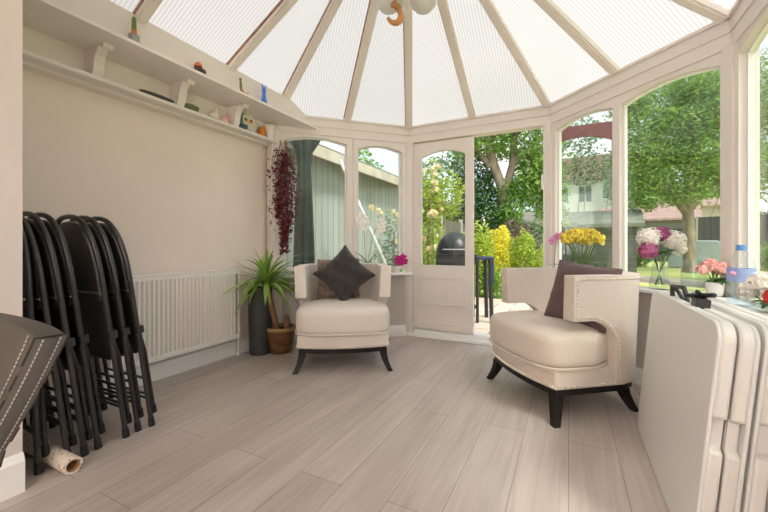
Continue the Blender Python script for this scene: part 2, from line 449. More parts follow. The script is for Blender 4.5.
# ---------------------------------------------------------------- facets
def frame_of(P, Q):
    d = (Q-P).normalized(); n = Vector((-d.y, d.x, 0))   # outward (left of travel)
    return Matrix(((d.x, n.x, 0, P.x), (d.y, n.y, 0, P.y), (0, 0, 1, 0), (0, 0, 0, 1)))
def arch_pts(a, b, spring, rise, n=14):
    return [(a+(b-a)*i/n, spring+rise*(1-(2*i/n-1)**2)) for i in range(n+1)]
def arch_frame(mb, s0, s1, z0, z1, g0, g1, gz, spring, rise, d0, d1):
    """frame board between rect and arched opening, local (s, depth, z)"""
    mb.box(s0, g0, d0, d1, z0, z1); mb.box(g1, s1, d0, d1, z0, z1); mb.box(g0, g1, d0, d1, z0, gz)
    ap = arch_pts(g0, g1, spring, rise)
    n = len(ap)
    vs = [(s, d0, z) for s, z in ap]+[(s, d0, z1) for s, z in ap]+[(s, d1, z) for s, z in ap]+[(s, d1, z1) for s, z in ap]
    fs = []
    for i in range(n-1):
        fs += [(i, i+1, n+i+1, n+i), (2*n+i, 3*n+i, 3*n+i+1, 2*n+i+1), (i, 2*n+i, 2*n+i+1, i+1), (n+i, n+i+1, 3*n+i+1, 3*n+i)]
    mb.add(vs, fs)
def arch_pane(mb, g0, g1, gz, spring, rise, d0, d1):
    ap = [(g0-.006, gz-.006)]+[(g1+.006, gz-.006)]+[(s, z+.005) for s, z in reversed(arch_pts(g0-.006, g1+.006, spring, rise))]
    mb.prism(ap, lambda p: (p[0], d0, p[1]), lambda p: (p[0], d1, p[1]))
HEAD = 2.15
wincount = [0]
def window(mtx, s0, s1, g0, g1, gz, spring, rise, sash=None, z0=.74):
    wincount[0] += 1
    mb = MB(); arch_frame(mb, s0, s1, z0, HEAD, g0, g1, gz, spring, rise, .0, .075)
    o = mb.build('window_%d' % wincount[0], M['frame'], smooth=False); o.matrix_world = mtx
    structure(o)
    # slim white glazing bead set back in the opening
    b = MB(); w = .014
    arch_frame(b, g0-.002, g1+.002, gz-.002, spring+rise+.02, g0+w, g1-w, gz+w, spring-w*.6, rise, .036, .066)
    b2 = b.build('glazing_bead', M['upvc'], o, smooth=False)
    if sash:
        sb = MB(); a, c, h0, h1, arc, st = sash
        arch_frame(sb, a, c, h0, h1, a+st, c-st, h0+st, arc, rise, -.018, .03)
        sb.build('opening_sash', M['frame'], o, smooth=False)
    p = MB(); arch_pane(p, g0, g1, gz, spring, rise, .05, .056); p.build('window_pane', M['glass'], o, smooth=False)
    return o
def sill(mtx, name, s0, s1, depth=.12, z=.71):
    mb = MB(); mb.box(s0, s1, -depth, .03, z-.028, z)
    o = mb.build(name, M['skirt'], smooth=True, bevel=.008); o.matrix_world = mtx
    return structure(o)
def dwarf(mtx, name, L, z=.685):
    o = MB().box(-.02, L+.02, 0, .10, 0, z).build(name, M['dwarf'], smooth=False); o.matrix_world = mtx
    return structure(o)
trims = [0]
def trim(mb, m, mtx=None, bevel=0):
    trims[0] += 1
    o = mb.build('trim_%d' % trims[0], m, smooth=bool(bevel), bevel=bevel)
    if mtx is not None: o.matrix_world = mtx
    return structure(o)
def beam(mtx, L):
    mb = MB()
    mb.box(-.03, L+.03, -.012, .10, HEAD, 2.235)
    mb.box(-.03, L+.03, -.022, .10, 2.235, 2.315)
    mb.box(-.03, L+.03, -.036, .10, 2.312, 2.332)
    trim(mb, M['frame'], mtx)
mA = frame_of(P0, P1); LA = (P1-P0).length
mB = frame_of(P1, P2); LB = (P2-P1).length
mC = frame_of(P2, P3); LC = (P3-P2).length
mD = frame_of(P3, P4); LD = (P4-P3).length
for mm, L in ((mA, LA), (mB, LB), (mC, LC), (mD, LD)): beam(mm, L)
dwarf(mA, 'wall_back_left', LA); dwarf(mC, 'wall_back_right', LC); dwarf(mD, 'wall_right', LD)
sill(mA, 'window_sill_back_left', -.0, LA+.0); sill(mC, 'window_sill_back_right', 0, LC+.03, .13); sill(mD, 'window_sill_right', -.05, LD, .19)
# corner posts
def post(P, ang, w=.10):
    mb = MB(); mt = Matrix.Translation(P) @ Matrix.Rotation(R(ang), 4, 'Z')
    mb.box(-w*.5, w*.5, -.022, .09, 0, HEAD+.01, mt)
    mb.box(-w*.28, w*.28, -.036, -.02, 0, HEAD+.01, mt)
    trim(mb, M['frame'])
post(P0, 67.5, .11); post(P1, 22.5, .10); post(P2, -22.5, .10); post(P3, -67.5, .12)
# A windows
SPR, RISE = 2.075, .05
window(mA, .03, .77, .075, .725, .765, SPR, RISE)
window(mA, .77, LA-.03, .845, 1.345, .79, 2.045, RISE, sash=(.79, LA-.045, .745, 2.135, 2.04, .045))
window(mC, .03, LC/2-.03, .065, .655, .765, SPR, RISE)
window(mC, LC/2-.03, LC-.03, .715, LC-.065, .765, SPR, RISE)
window(mD, .03, .85, .07, .79, .765, SPR, RISE)
window(mD, .85, 1.55, .91, 1.49, .765, SPR, RISE)
window(mD, 1.55, LD-.0, 1.61, LD-.06, .765, SPR, RISE)

# ---------------------------------------------------------------- french doors in facet B
db = MB()
db.box(-.03, .055, -.02, .09, 0, HEAD); db.box(LB-.055, LB+.03, -.02, .09, 0, HEAD)
trim(db, M['frame'], mB)
th = MB(); th.box(-.02, LB+.02, -.05, .12, 0, .035); th.box(-.02, LB+.02, .0, .12, .035, .075)
trim(th, M['skirt'], mB, bevel=.006)
def door_leaf(name, W, flip=False):
    """local: x from hinge 0..W, y depth 0..045, z; inside face towards -y"""
    d = MB(); z0, z1 = .08, 2.135; st = .085
    arch_frame(d, 0, W, z0, z1, st, W-st, .79, 1.975, .055, 0, .045)
    o = d.build(name, M['frame'] if not flip else M['mahog'], smooth=False)
    structure(o)
    # lower raised panel
    p = MB()
    for a, b, c, e in ((st-.01, W-st+.01, .645, .66), (st-.01, W-st+.01, .36, .375)): p.box(a, b, -.012, .0, c, e)
    for a, b in ((st-.01, st+.005), (W-st-.005, W-st+.01)): p.box(a, b, -.012, 0, .375, .645)
    p.box(st+.03, W-st-.03, -.006, .0, .40, .62)
    p.build('door_panel', M['frame'], o, smooth=False)
    g = MB(); arch_pane(g, st, W-st, .79, 1.975, .055, .018, .024); g.build('door_pane', M['glass'], o, smooth=False)
    w = MB(); w.box(0, W, -.02, 0, .10, .16); w.build('weather_bar', M['frame'], o, smooth=False)
    return o
W = LB/2-.06
dl = door_leaf('door_1', W); dl.matrix_world = mB @ Matrix.Translation((.057, .005, 0))
dl['label'] = 'closed left leaf of the white glazed garden doors'
# right leaf swung 180 degrees outwards (mahogany outer paint), hinge at the right post
dr = door_leaf('door_2', W, True)
dr.matrix_world = mB @ Matrix.Translation((LB-.062, .10, 0))
dr['label'] = 'red-brown outer face of the open right garden door leaf'
hp = MB(); hp.tube([(LB-.058, .03, 1.55), (LB-.058, .03, 1.68)], .011, 10); hp.box(LB-.075, LB-.05, .025, .05, 1.545, 1.685)
ho = hp.build('door_hinge', M['upvc'], None); ho.matrix_world = mB; structure(ho)

# ---------------------------------------------------------------- roof
ceil = struct_empty('ceiling', 'translucent ribbed conservatory roof with painted bars')
hub = Vector((HUBX, HUBY, HUBZ)); ridge_end = Vector((HUBX, .68, HUBZ))
def panel(P, Q, tops):
    """P,Q on eave; tops: points at the top from Q side to P side"""
    d = (Q-P).normalized(); up = (tops[0]-P); up -= d*up.dot(d); up.normalize(); n = d.cross(up)
    mt = Matrix(((d.x, up.x, n.x, P.x), (d.y, up.y, n.y, P.y), (d.z, up.z, n.z, P.z), (0, 0, 0, 1)))
    inv = mt.inverted(); pts = [inv @ p for p in [P, Q]+tops]
    mb = MB(); mb.prism([(p.x, p.y) for p in pts], lambda p: (p[0], p[1], -.005), lambda p: (p[0], p[1], .005))
    o = mb.build('roof_panel', M['poly'], ceil, smooth=False); o.matrix_world = mt
def rafter(a, b, w=.070, dpt=.036):
    d = (b-a); L = d.length; d.normalize(); sd = d.cross(Vector((0, 0, 1))).normalized(); up = sd.cross(d)
    mt = Matrix(((d.x, sd.x, up.x, a.x), (d.y, sd.y, up.y, a.y), (d.z, sd.z, up.z, a.z), (0, 0, 0, 1)))
    mb = MB(); mb.box(.03, L, -w/2, w/2, -dpt-.006, -.006); mb.box(.05, L, -w*.3, w*.3, -dpt-.014, -dpt-.006)
    o = mb.build('roof_bar', M['bar'], ceil, smooth=False); o.matrix_world = mt
    s = -1 if sd.y > 0 else 1
    g = MB(); y = w/2+.004
    g.box(.05, L, y-.004, y+.003, -.022, -.006)
    go = g.build('gasket_strip', M['gasket'], o, smooth=False)
Ez = lambda p: Vector((p.x, p.y, EZ))
PL = Vector((P0.x, HUBY, 0)); PR = Vector((P3.x, HUBY, 0))
slope = (HUBZ-EZ)/(HUBX-P0.x)
eave = [Ez(PL), Ez(P0), Ez((P0+P1)/2), Ez(P1), Ez((P1+P2)/2), Ez(P2), Ez((P2+P3)/2), Ez(P3), Ez(PR)]
for a, b in zip(eave[:-1], eave[1:]): panel(a, b, [hub])
for e in eave: rafter(e, hub)
for k in range(2):
    y0, y1 = HUBY-.70*k, HUBY-.70*(k+1)
    panel(Vector((P0.x, y1, EZ)), Vector((P0.x, y0, EZ)), [Vector((HUBX, y0, HUBZ)), Vector((HUBX, y1, HUBZ))])
    panel(Vector((P3.x, y0, EZ)), Vector((P3.x, y1, EZ)), [Vector((HUBX, y1, HUBZ)), Vector((HUBX, y0, HUBZ))])
    if k == 0:
        rafter(Vector((P0.x, y1, EZ)), Vector((HUBX, y1, HUBZ))); rafter(Vector((P3.x, y1, EZ)), Vector((HUBX, y1, HUBZ)))
MB().box(HUBX-.06, HUBX+.06, .68, HUBY, HUBZ-.10, HUBZ+.06).build('ridge_beam', M['bar'], ceil, smooth=False)
MB().lathe([(.13, -.16), (.15, -.08), (.15, .02), (.08, .08)], hub).build('roof_boss', M['bar'], ceil)

# ---------------------------------------------------------------- left shelves (fixed boxed gutter ledge + display shelf)
FX, LX, LZ = -2.40, -2.315, 2.205
mb = MB(); zt = EZ+(FX-P0.x)*slope-.012
# fascia: follows the sloping roof at its far end
mb.prism([(.68, LZ+.018), (3.03, LZ+.018), (3.03, 2.325), (2.77, zt-.03), (.68, zt)], lambda p: (FX-.03, p[0], p[1]), lambda p: (FX, p[0], p[1]))
trim(mb, M['frame'])
mb = MB(); mb.prism([(WX, .68), (LX, .68), (LX, 3.095), (-2.60, 2.81), (WX, 2.81)], lambda p: (p[0], p[1], LZ), lambda p: (p[0], p[1], LZ+.020))
trim(mb, M['white'])
mb = MB(); mb.box(WX, WX+.085, .68, 2.80, 2.0, LZ); trim(mb, M['white'])
SZ, SX = 2.045, -2.575
mb = MB(); mb.box(WX, SX, .68, 2.78, SZ-.028, SZ); trim(mb, M['white'], bevel=.008)
for y in (.72, 1.22, 1.76, 2.27):
    mb = MB(); X0 = WX+.085
    prof = [(X0, SZ), (X0+.085, SZ), (X0+.10, SZ+.03), (X0+.105, SZ+.07), (X0+.12, SZ+.11), (X0+.155, SZ+.155), (X0+.20, LZ-.025), (X0+.215, LZ), (X0, LZ)]
    mb.prism(prof, lambda p: (p[0], y-.028, p[1]), lambda p: (p[0], y+.028, p[1]))
    trim(mb, M['white'])
#PART2
# ---------------------------------------------------------------- radiator
rad = thing('radiator', 'white ribbed panel radiator low on the left wall', 'radiator', (WX, 1.86, 0))
Y0, Y1, Z0, Z1 = -.56, .505, .17, .795
mb = MB()
n = 30; prof = []
for i in range(n):
    a = Y0+.02+(Y1-Y0-.04)*i/n; w = (Y1-Y0-.04)/n
    prof += [(a+w*.05, .078), (a+w*.30, .098), (a+w*.70, .098), (a+w*.95, .078)]
prof = [(Y0+.004, .078)]+prof+[(Y1-.004, .078)]
for (a, b), (c, d) in zip(prof[:-1], prof[1:]):
    mb.add([(b, a, Z0+.035), (d, c, Z0+.035), (d, c, Z1-.04), (b, a, Z1-.04)], [(0, 1, 2, 3)])
mb.box(.055, .078, Y0, Y1, Z0, Z1-.004)
mb.box(.055, .096, Y0, Y1, Z1-.042, Z1-.012); mb.box(.055, .096, Y0, Y1, Z0, Z0+.037)
mb.build('front_panel', M['rad'], rad, angle=25)
box_obj('side_panel', M['rad'], .02, .10, Y1-.002, Y1+.010, Z0+.01, Z1, rad, .004)
box_obj('side_panel', M['rad'], .02, .10, Y0-.010, Y0+.002, Z0+.01, Z1, rad, .004)
mb = MB(); mb.box(.018, .10, Y0, Y1, Z1-.012, Z1+.004)
mb.build('top_grille', M['rad'], rad, bevel=.003)
box_obj('back_panel', M['rad'], .006, .03, Y0+.03, Y1-.03, Z0+.02, Z1-.03, rad)
mb = MB(); mb.tube([(.05, Y1+.035, 0), (.05, Y1+.035, .20), (.05, Y1, .205)], .008, 8)
mb.build('pipe', M['rad'], rad)
mb = MB(); mb.tube([(.05, Y1+.035, .19), (.05, Y1+.035, .28)], [.018, .02], 10); mb.build('valve', M['upvc'], rad)

# ---------------------------------------------------------------- folding chairs
def make_folding_chair():
    t = thing('folding_chair', 'black folding chair', 'chair')
    def arch(hw, z0, zs, zt, y, n=18):
        pts = [(-hw, y, z0), (-hw, y, zs)]
        for i in range(1, n): 
            a = PI-PI*i/n
            pts.append((hw*math.copysign(abs(math.cos(a))**.8, math.cos(a)), y, zs+(zt-zs)*abs(math.sin(a))**.8))
        return pts+[(hw, y, zs), (hw, y, z0)]
    MB().tube(arch(.232, .03, .80, 1.16, 0), .0125, 10).build('frame', M['black'], t)
    # padded backrest filling the loop
    def pad(hw, z0, zs, zt, y0, y1, hole=False):
        mb = MB(); poly = []
        n = 20
        for i in range(n+1):
            a = PI*i/n
            poly.append((hw*math.copysign(abs(math.cos(a))**.8, math.cos(a)), zs+(zt-zs)*abs(math.sin(a))**.8))
        poly += [(-hw, z0+.03), (-hw+.03, z0), (hw-.03, z0), (hw, z0+.03)]
        mb.prism(poly, lambda p: (p[0], y0, p[1]), lambda p: (p[0], y1, p[1]))
        return mb
    pad(.214, .72, .80, 1.135, -.013, .021).build('backrest', M['blackpad'], t, bevel=.008)
    mb = MB()
    a = [(.045*math.cos(2*PI*i/20), 1.075+.018*math.sin(2*PI*i/20)) for i in range(20)]
    mb.prism(a, lambda p: (p[0], -.010, p[1]), lambda p: (p[0], .0178, p[1]))
    h = mb.build('grip_slot', M['rubber'], t)
    pad(.185, .40, .74, .975, .010, .030).build('seat', M['blackpad'], t, bevel=.008)
    MB().tube(arch(.188, .42, .74, .985, .020), .008, 8).build('seat_frame', M['black'], t)
    for s in (-1, 1):
        l = MB().tube([(s*.232, .002, .56), (s*.222, .014, .50), (s*.212, .030, .42), (s*.210, .034, .075)], .0105, 10).build('leg', M['black'], t)
        MB().tube([(s*.210, .034, .055), (s*.210, .034, .10)], [.0145, .0135], 10).build('rubber_foot', M['rubber'], l)
        MB().tube([(s*.232, 0, 0), (s*.232, 0, .05)], [.0165, .0145], 12).build('rubber_foot', M['rubber'], t)
        MB().box(s*.232-.006, s*.232+.016*s+.006, -.013, .022, .535, .575).build('hinge_bracket', M['black'], t, bevel=.003)
    for z, y in ((.13, .034), (.25, .034)): MB().tube([(-.21, y, z), (.21, y, z)], .007, 8).build('crossbar', M['black'], t)
    MB().tube([(-.232, 0, .185), (.232, 0, .185)], .007, 8).build('crossbar', M['black'], t)
    MB().tube([(-.228, -.012, .77), (.228, -.012, .77)], .006, 8).build('back_bar', M['chrome'], t)
    return t
CH = make_folding_chair()
ys = [.765, .868, .928, .988, 1.110, 1.176, 1.242]
lean = [2.2, 6.5, 7.0, 7.2, 7.6, 7.8, 8.0]
ords = ['frontmost black folding chair, closest to the door jamb and standing over the paper roll', 'second black folding chair from the door jamb, half hidden by it',
        'third black folding chair from the door jamb, in the left bunch', 'fourth black folding chair from the door jamb, at the gap between the two bunches',
        'fifth black folding chair, first of the right bunch and showing its oval grip hole', 'second from last black folding chair, sixth from the door jamb',
        'last black folding chair, nearest the radiator']
for i, (y, a, lb) in enumerate(zip(ys, lean, ords)):
    o = CH if i == 0 else dup_tree(CH)
    o.location = (-2.305+.004*((i*37) % 5-2), y, 0.002); o.rotation_euler = (R(a), 0, R(-1.5+(i*29 % 7)*.4))
    tag(o, lb, 'chair', 'folded black chairs leaning by the door jamb')

# ---------------------------------------------------------------- wrapping paper roll
N = NT('speckled_paper')
b = N.n('ShaderNodeBsdfPrincipled'); b.inputs['Roughness'].default_value = .55
tc = N.n('ShaderNodeTexCoord'); vo = N.n('ShaderNodeTexVoronoi'); vo.inputs['Scale'].default_value = 55
N.l(tc.outputs['Object'], vo.inputs['Vector'])
rp = N.n('ShaderNodeValToRGB'); rp.color_ramp.elements[0].position = .18; rp.color_ramp.elements[1].position = .3
rp.color_ramp.elements[0].color = srgb(120, 84, 70); rp.color_ramp.elements[1].color = srgb(226, 212, 196)
N.l(vo.outputs['Distance'], rp.inputs[0]); N.l(rp.outputs[0], b.inputs['Base Color']); N.l(b.outputs[0], N.out.inputs[0])
roll = thing('paper_roll', 'roll of cream speckled wrapping paper lying under the folding chairs', 'paper roll', (-1.94, .825, .0))
mb = MB(); seg = 28; rows = []
for r, x in ((.026, -.70), (.036, -.70), (.0365, -.35), (.036, 0), (.026, 0)):
    rows.append([Vector((x, r*math.cos(2*PI*k/seg), .037+r*math.sin(2*PI*k/seg))) for k in range(seg+1)])
mb.grid(rows); mb.build('sheet', N.m, roll)
mb = MB(); rows = []
for r, x in ((.0262, -.695), (.0262, -.004), (.0225, -.002), (.0225, -.69)):
    rows.append([Vector((x, r*math.cos(2*PI*k/seg), .037+r*math.sin(2*PI*k/seg))) for k in range(seg+1)])
mb.grid(rows); mb.build('core', M['card'], roll)

# ---------------------------------------------------------------- armchairs
def uv_path(n=190):
    """plan of the wrap-around back, from left arm front round to right arm front, (x,y) with outward normal"""
    hw, yf, yb, rc = .345, -.25, .305, .24
    raw = [(-hw, yf+(yb-rc-yf)*i/20) for i in range(20)]
    raw += [(-hw+rc+rc*math.cos(PI-PI/2*i/24), yb-rc+rc*math.sin(PI-PI/2*i/24)) for i in range(24)]
    raw += [(-hw+rc+(2*hw-2*rc)*i/8, yb) for i in range(9)]
    raw += [(hw-rc+rc*math.cos(PI/2-PI/2*i/24), yb-rc+rc*math.sin(PI/2-PI/2*i/24)) for i in range(1, 25)]
    raw += [(hw, yb-rc-(yb-rc-yf)*i/20) for i in range(1, 21)]
    raw = [Vector(p) for p in raw]; acc = [0]
    for a, b in zip(raw[:-1], raw[1:]): acc.append(acc[-1]+(b-a).length)
    pts = []; k = 0
    for i in range(n):
        s = acc[-1]*i/(n-1)
        while k < len(raw)-2 and acc[k+1] < s: k += 1
        pts.append(raw[k].lerp(raw[k+1], min(1, max(0, (s-acc[k])/max(1e-9, acc[k+1]-acc[k])))))
    out = []
    for i, p in enumerate(pts):
        d = (pts[min(i+2, n-1)]-pts[max(i-2, 0)]).normalized(); out.append((p, Vector((-d.y, d.x))))
    return out
def make_armchair(linen, label, cat, loc, rz, group):
    t = thing('armchair', label, cat, loc, rz, group)
    # plan outline of the seat base: bowed front
    def outline(hw, yf, yb, bow, n=16, r=.06):
        p = []
        for i in range(n+1):
            u = -1+2*i/n; p.append((hw*u, yf-bow*(1-u*u)))
        p += [(hw, yb-r), (hw-r*.3, yb-r*.3), (hw-r, yb), (-hw+r, yb), (-hw+r*.3, yb-r*.3), (-hw, yb-r)]
        return p
    # dark wooden rail
    o1 = outline(.352, -.33, .27, .045, r=.16)
    mb = MB(); mb.prism(o1, lambda p: (p[0], p[1], .15), lambda p: (p[0], p[1], .19)); mb.build('wood_rail', M['darkwood'], t, bevel=.006)
    for sx in (-1, 1):
        for sy in (-1, 1):
            mb = MB(); rows = []
            for k in range(7):
                z = .158*(1-k/6); q = (k/6)
                cx = sx*((.322 if sy < 0 else .245)+.055*q**1.7); cy = sy*(.20 if sy > 0 else .312)+sy*(.045*q**1.7)
                w = .030-.011*q
                rows.append([(cx-w, cy-w, z), (cx+w, cy-w, z), (cx+w, cy+w, z), (cx-w, cy+w, z), (cx-w, cy-w, z)])
            mb.grid([[Vector(p) for p in r] for r in rows]); mb.add([Vector(p) for p in rows[-1][:4]], [(0, 1, 2, 3)])
            mb.build('leg', M['darkwood'], t, angle=30)
    # upholstered base
    o2 = outline(.364, -.342, .29, .048, r=.18)
    mb = MB(); mb.prism(o2, lambda p: (p[0], p[1], .188), lambda p: (p[0], p[1], .30)); mb.build('seat_base', linen, t, bevel=.012)
    # thick seat cushion, domed
    hw, yf, yb = .382, -.385, .20
    mb = MB(); rows = []
    nu, nv = 28, 22
    def se(u, e): return math.copysign(abs(u)**e, u)
    for j in range(nv+1):
        ph = -PI/2+PI*j/nv
        cz = se(math.sin(ph), .42); cr = abs(math.cos(ph))**.26 if abs(math.cos(ph)) > 1e-6 else 0
        row = []
        for i in range(nu*2+1):
            th = 2*PI*i/(nu*2)
            x = se(math.cos(th), .28)*cr; y = se(math.sin(th), .28)*cr
            X = hw*x; Y = (yf+yb)/2+(yb-yf)/2*y
            if y < 0: Y -= .050*(1-x*x)*(-y)
            X *= 1-.20*min(1, max(0, (Y+.06)/.08))
            Z = .40+.112*cz+(.030*(1-x*x)*(1-y*y) if cz > 0 else 0)
            row.append(Vector((X, Y, Z)))
        rows.append(row)
    mb.grid(rows); cu = mb.build('seat_cushion', linen, t, angle=70)
    # welt piping
    mb = MB(); pts = []
    for i in range(60):
        th = 2*PI*i/60; x = se(math.cos(th), .28); y = se(math.sin(th), .28)
        X = hw*x*1.0; Y = (yf+yb)/2+(yb-yf)/2*y-(.05*(1-x*x)*(-y) if y < 0 else 0)
        X *= 1-.20*min(1, max(0, (Y+.06)/.08))
        pts.append((X, Y, .312))
    mb.tube(pts, .006, 6, closed=True); mb.build('piping', linen, cu)
    # wrap-around back
    path = uv_path(); n = len(path); mb = MB(); nz = 14; th_ = .085
    acc = [0]
    for i in range(1, n): acc.append(acc[-1]+(path[i][0]-path[i-1][0]).length)
    T = acc[-1]
    def zbot(s):
        d = min(s, T-s)
        if d < .12: return .575
        if d < .295: return .39+.185*max(0, 1-((d-.12)/.175)**2)**.5
        return .20
    def pos(i, z, off):
        p, nn = path[i]; fl = .020*max(0, (z-.30)/.5)
        q = p+nn*(off+fl)
        return Vector((q.x, q.y, z))
    outer, inner = [], []
    # refine path near ends for the notch
    for i in range(n):
        zb = zbot(acc[i]); zt = .832
        outer.append([pos(i, zb+(zt-zb)*j/nz, .03) for j in range(nz+1)])
        inner.append([pos(i, zb+(zt-zb)*j/nz, .03-th_) for j in range(nz+1)])
    rows = []
    for i in range(n): rows.append(outer[i]+list(reversed(inner[i]))+[outer[i][0]])
    mb.grid(rows)
    m = len(rows[0])
    # end caps
    for r in (rows[0], rows[-1]):
        for j in range(nz): mb.add([r[j], r[j+1], r[2*nz+1-j-1], r[2*nz+1-j]], [(0, 1, 2, 3)])
    bk = mb.build('backrest', linen, t, angle=50)
    bk.modifiers.new('weld', 'WELD').merge_threshold = .0005
    bv = bk.modifiers.new('bevel', 'BEVEL'); bv.width = .010; bv.segments = 2; bv.limit_method = 'ANGLE'; bv.angle_limit = R(55)
    # nail-head trim along arm fronts, notch and base rim
    def nails(mb, poly, step=.020, r=.0078):
        poly = [Vector(p) for p in poly]; d = 0; nxt = 0
        for a, b in zip(poly[:-1], poly[1:]):
            L = (b-a).length
            while nxt <= d+L and L > 0:
                mb.ball(a+(b-a)*((nxt-d)/L), r, 6, 4); nxt += step
            d += L
    for side in (0, 1):
        idx = list(range(n)) if side == 0 else list(range(n-1, -1, -1))
        mb = MB(); k1 = next(k for k in range(n) if acc[k] >= .020); off = .0305
        path_ = [pos(idx[k], .812, off) for k in range(90, k1, -1)]
        path_ += [pos(idx[k1], .812-.215*k/10, off) for k in range(11)]
        path_ += [pos(idx[k], zbot(acc[k])+.020, off) for k in range(k1, n//2) if acc[k] < .27]
        kk = next(k for k in range(n) if acc[k] >= .305)
        path_ += [pos(idx[kk], .44-.20*k/10, off) for k in range(11)]
        nails(mb, path_); mb.build('nail_trim', M['nail'], t)
    mb = MB()
    nails(mb, [(-.366, .10-.44*k/10, .206) for k in range(11)]+[(p[0]*1.004, p[1]-.002, .206) for p in o2[:17]]+[(.366, -.34+.44*k/10, .206) for k in range(11)])
    mb.build('nail_trim', M['nail'], t)
    return t
make_armchair(M['linen2'], 'cream fabric armchair with black diamond cushion beside the leaning pot plant', 'armchair', (-1.789, 2.758, 0), R(32.4), 'cream nailhead armchairs')
make_armchair(M['linen'], 'cream fabric armchair with plum cushion in front of the folded tables', 'armchair', (-.019, 2.760, 0), R(-51.7), 'cream nailhead armchairs')

# ---------------------------------------------------------------- scatter cushions
def cushion(name, m, label, size, thick, loc, rot, group=None, pinch=.10, wr=.004, seed=1, creases=False):
    rr = random.Random(seed); mb = MB(); n = 22; ph = [rr.uniform(0, 6) for _ in range(6)]
    def P(u, v, s):
        e = (1-abs(u)**3.2)*(1-abs(v)**3.2); e = max(e, 0)**.55
        k = 1-pinch*(1-abs(v)**2)*abs(u)**2*.5; k2 = 1-pinch*(1-abs(u)**2)*abs(v)**2*.5
        w = wr*(math.sin(7*u+ph[0]+3*v)+math.sin(9*v+ph[1]-4*u)+math.sin(13*u*v+ph[2]))
        return Vector((u*size/2*k, s*(thick/2*e+.004)+w*e, v*size/2*k2))
    for s in (-1, 1):
        mb.grid([[P(-1+2*i/n, -1+2*j/n, s) for j in range(n+1)] for i in range(n+1)])
    ring = [(-1+2*i/n, -1) for i in range(n)]+[(1, -1+2*i/n) for i in range(n)]+[(1-2*i/n, 1) for i in range(n)]+[(-1, 1-2*i/n) for i in range(n)]
    mb.grid([[P(u, v, -1), P(u, v, 1)] for u, v in ring], closed_u=True)
    o = thing(name, label, 'cushion', loc, group=group, rot=rot)
    c = mb.build('cover', m, o, angle=80)
    p = MB(); p.tube([P(u*.995, v*.995, 0) for u, v in ring], .006, 6, closed=True); p.build('piping', m, o)
    return o
c1 = Vector((-1.782, 2.729, 0)); fx = Vector((math.cos(R(34)), math.sin(R(34)), 0)); fy = Vector((-math.sin(R(34)), math.cos(R(34)), 0))
def at(c, x, y, z): return c+fx*x+fy*y+Vector((0, 0, z))
cushion('scatter_cushion', M['cushbrown'], 'mottled brown cushion behind the black diamond cushion', .38, .13, at(c1, -.035, .115, .690), (R(-14), 0, R(34)), seed=4)
E = (Matrix.Rotation(R(34), 3, 'Z') @ Matrix.Rotation(R(-20), 3, 'X') @ Matrix.Rotation(R(47), 3, 'Y')).to_euler()
cushion('scatter_cushion', M['cushblack'], 'charcoal black cushion standing on one corner on the left armchair', .385, .16, at(c1, .015, -.045, .752), E, wr=.007, seed=9, pinch=.28)
c2 = Vector((-.033, 2.746, 0)); a2 = R(-51.3)
fx = Vector((math.cos(a2), math.sin(a2), 0)); fy = Vector((-math.sin(a2), math.cos(a2), 0))
E = (Matrix.Rotation(a2+R(24), 3, 'Z') @ Matrix.Rotation(R(-17), 3, 'X') @ Matrix.Rotation(R(7), 3, 'Y')).to_euler()
cushion('scatter_cushion', M['cushplum'], 'plain plum-brown square cushion on the right armchair', .385, .14, at(c2, .17, -.005, .700), E, wr=.003, seed=3, pinch=.08)

# ---------------------------------------------------------------- folded trestle tables
def plate(mb, L, H, r, y0, y1, notch=None):
    p = []
    for cx, cz, a0 in ((L-r, r, -90), (L-r, H-r, 0), (r, H-r, 90), (r, r, 180)):
        for k in range(7):
            a = R(a0+90*k/6); p.append((cx+r*math.cos(a), cz+r*math.sin(a)))
    if notch:
        z0, z1, dp = notch     # notch in the x=0 edge
        i = len(p)
        p += [(0, z1), (dp, z1-.012), (dp, z0+.012), (0, z0)]
        # order: last corner runs from (0,r) down; rebuild with the notch between the top-left and bottom-left corners
        p = p[:21]+p[i:]+p[21:i]
    mb.prism(p, lambda q: (y0, q[0], q[1]), lambda q: (y1, q[0], q[1]))
def folded_table(label, x, y, lean, first):
    t = thing('folding_table', label, 'table', (x, y, 0.004), group='folded white tables', rot=(0, R(lean), 0))
    L, H, th = 1.0, .768, .046
    for k in range(2):
        y0 = k*(th+.006)
        mb = MB(); plate(mb, L, H, .065, y0+(.010 if k == 0 else 0), y0+th-(0 if k == 0 else .010), (.375, .480, .03))
        h = mb.build('table_half', M['plastic2'], t, bevel=.008)
        mb = MB()
        ya, yb = (y0, y0+.011) if k == 0 else (y0+th-.011, y0+th)
        plate(mb, L, H, .065, ya, yb); mb.build('tabletop', M['plastic'], h, bevel=.006)
        f = MB(); xa = (y0+.018, y0+th-.002) if k == 0 else (y0+.002, y0+th-.018)
        f.box(xa[0], xa[1], .026, .036, .38, .475); f.build('grip_recess', M['plastic2'], h)
    # steel hinge rod between the halves at the bottom
    MB().tube([(th+.003, .06, .03), (th+.003, L-.06, .03)], .006, 8).build('hinge_rod', M['chrome'], t)
    return t
ft = folded_table('folded white plastic table nearest the room, its large flat face showing', .335, 1.44, 5.4, True)
hm = MB()
hm.tube([(.028, .70, .762), (.020, .69, .815), (.036, .57, .822), (.050, .55, .764)], .0095, 8)
hm.tube([(.022, .66, .818), (.050, .61, .762)], .008, 8)
hm.build('carry_handle', M['blackplastic'], ft)
hm = MB(); hm.box(.03, .075, .36, .43, .762, .800); hm.tube([(.02, .45, .80), (.08, .35, .822)], .010, 8); hm.tube([(.03, .37, .828), (.085, .43, .785)], .009, 8)
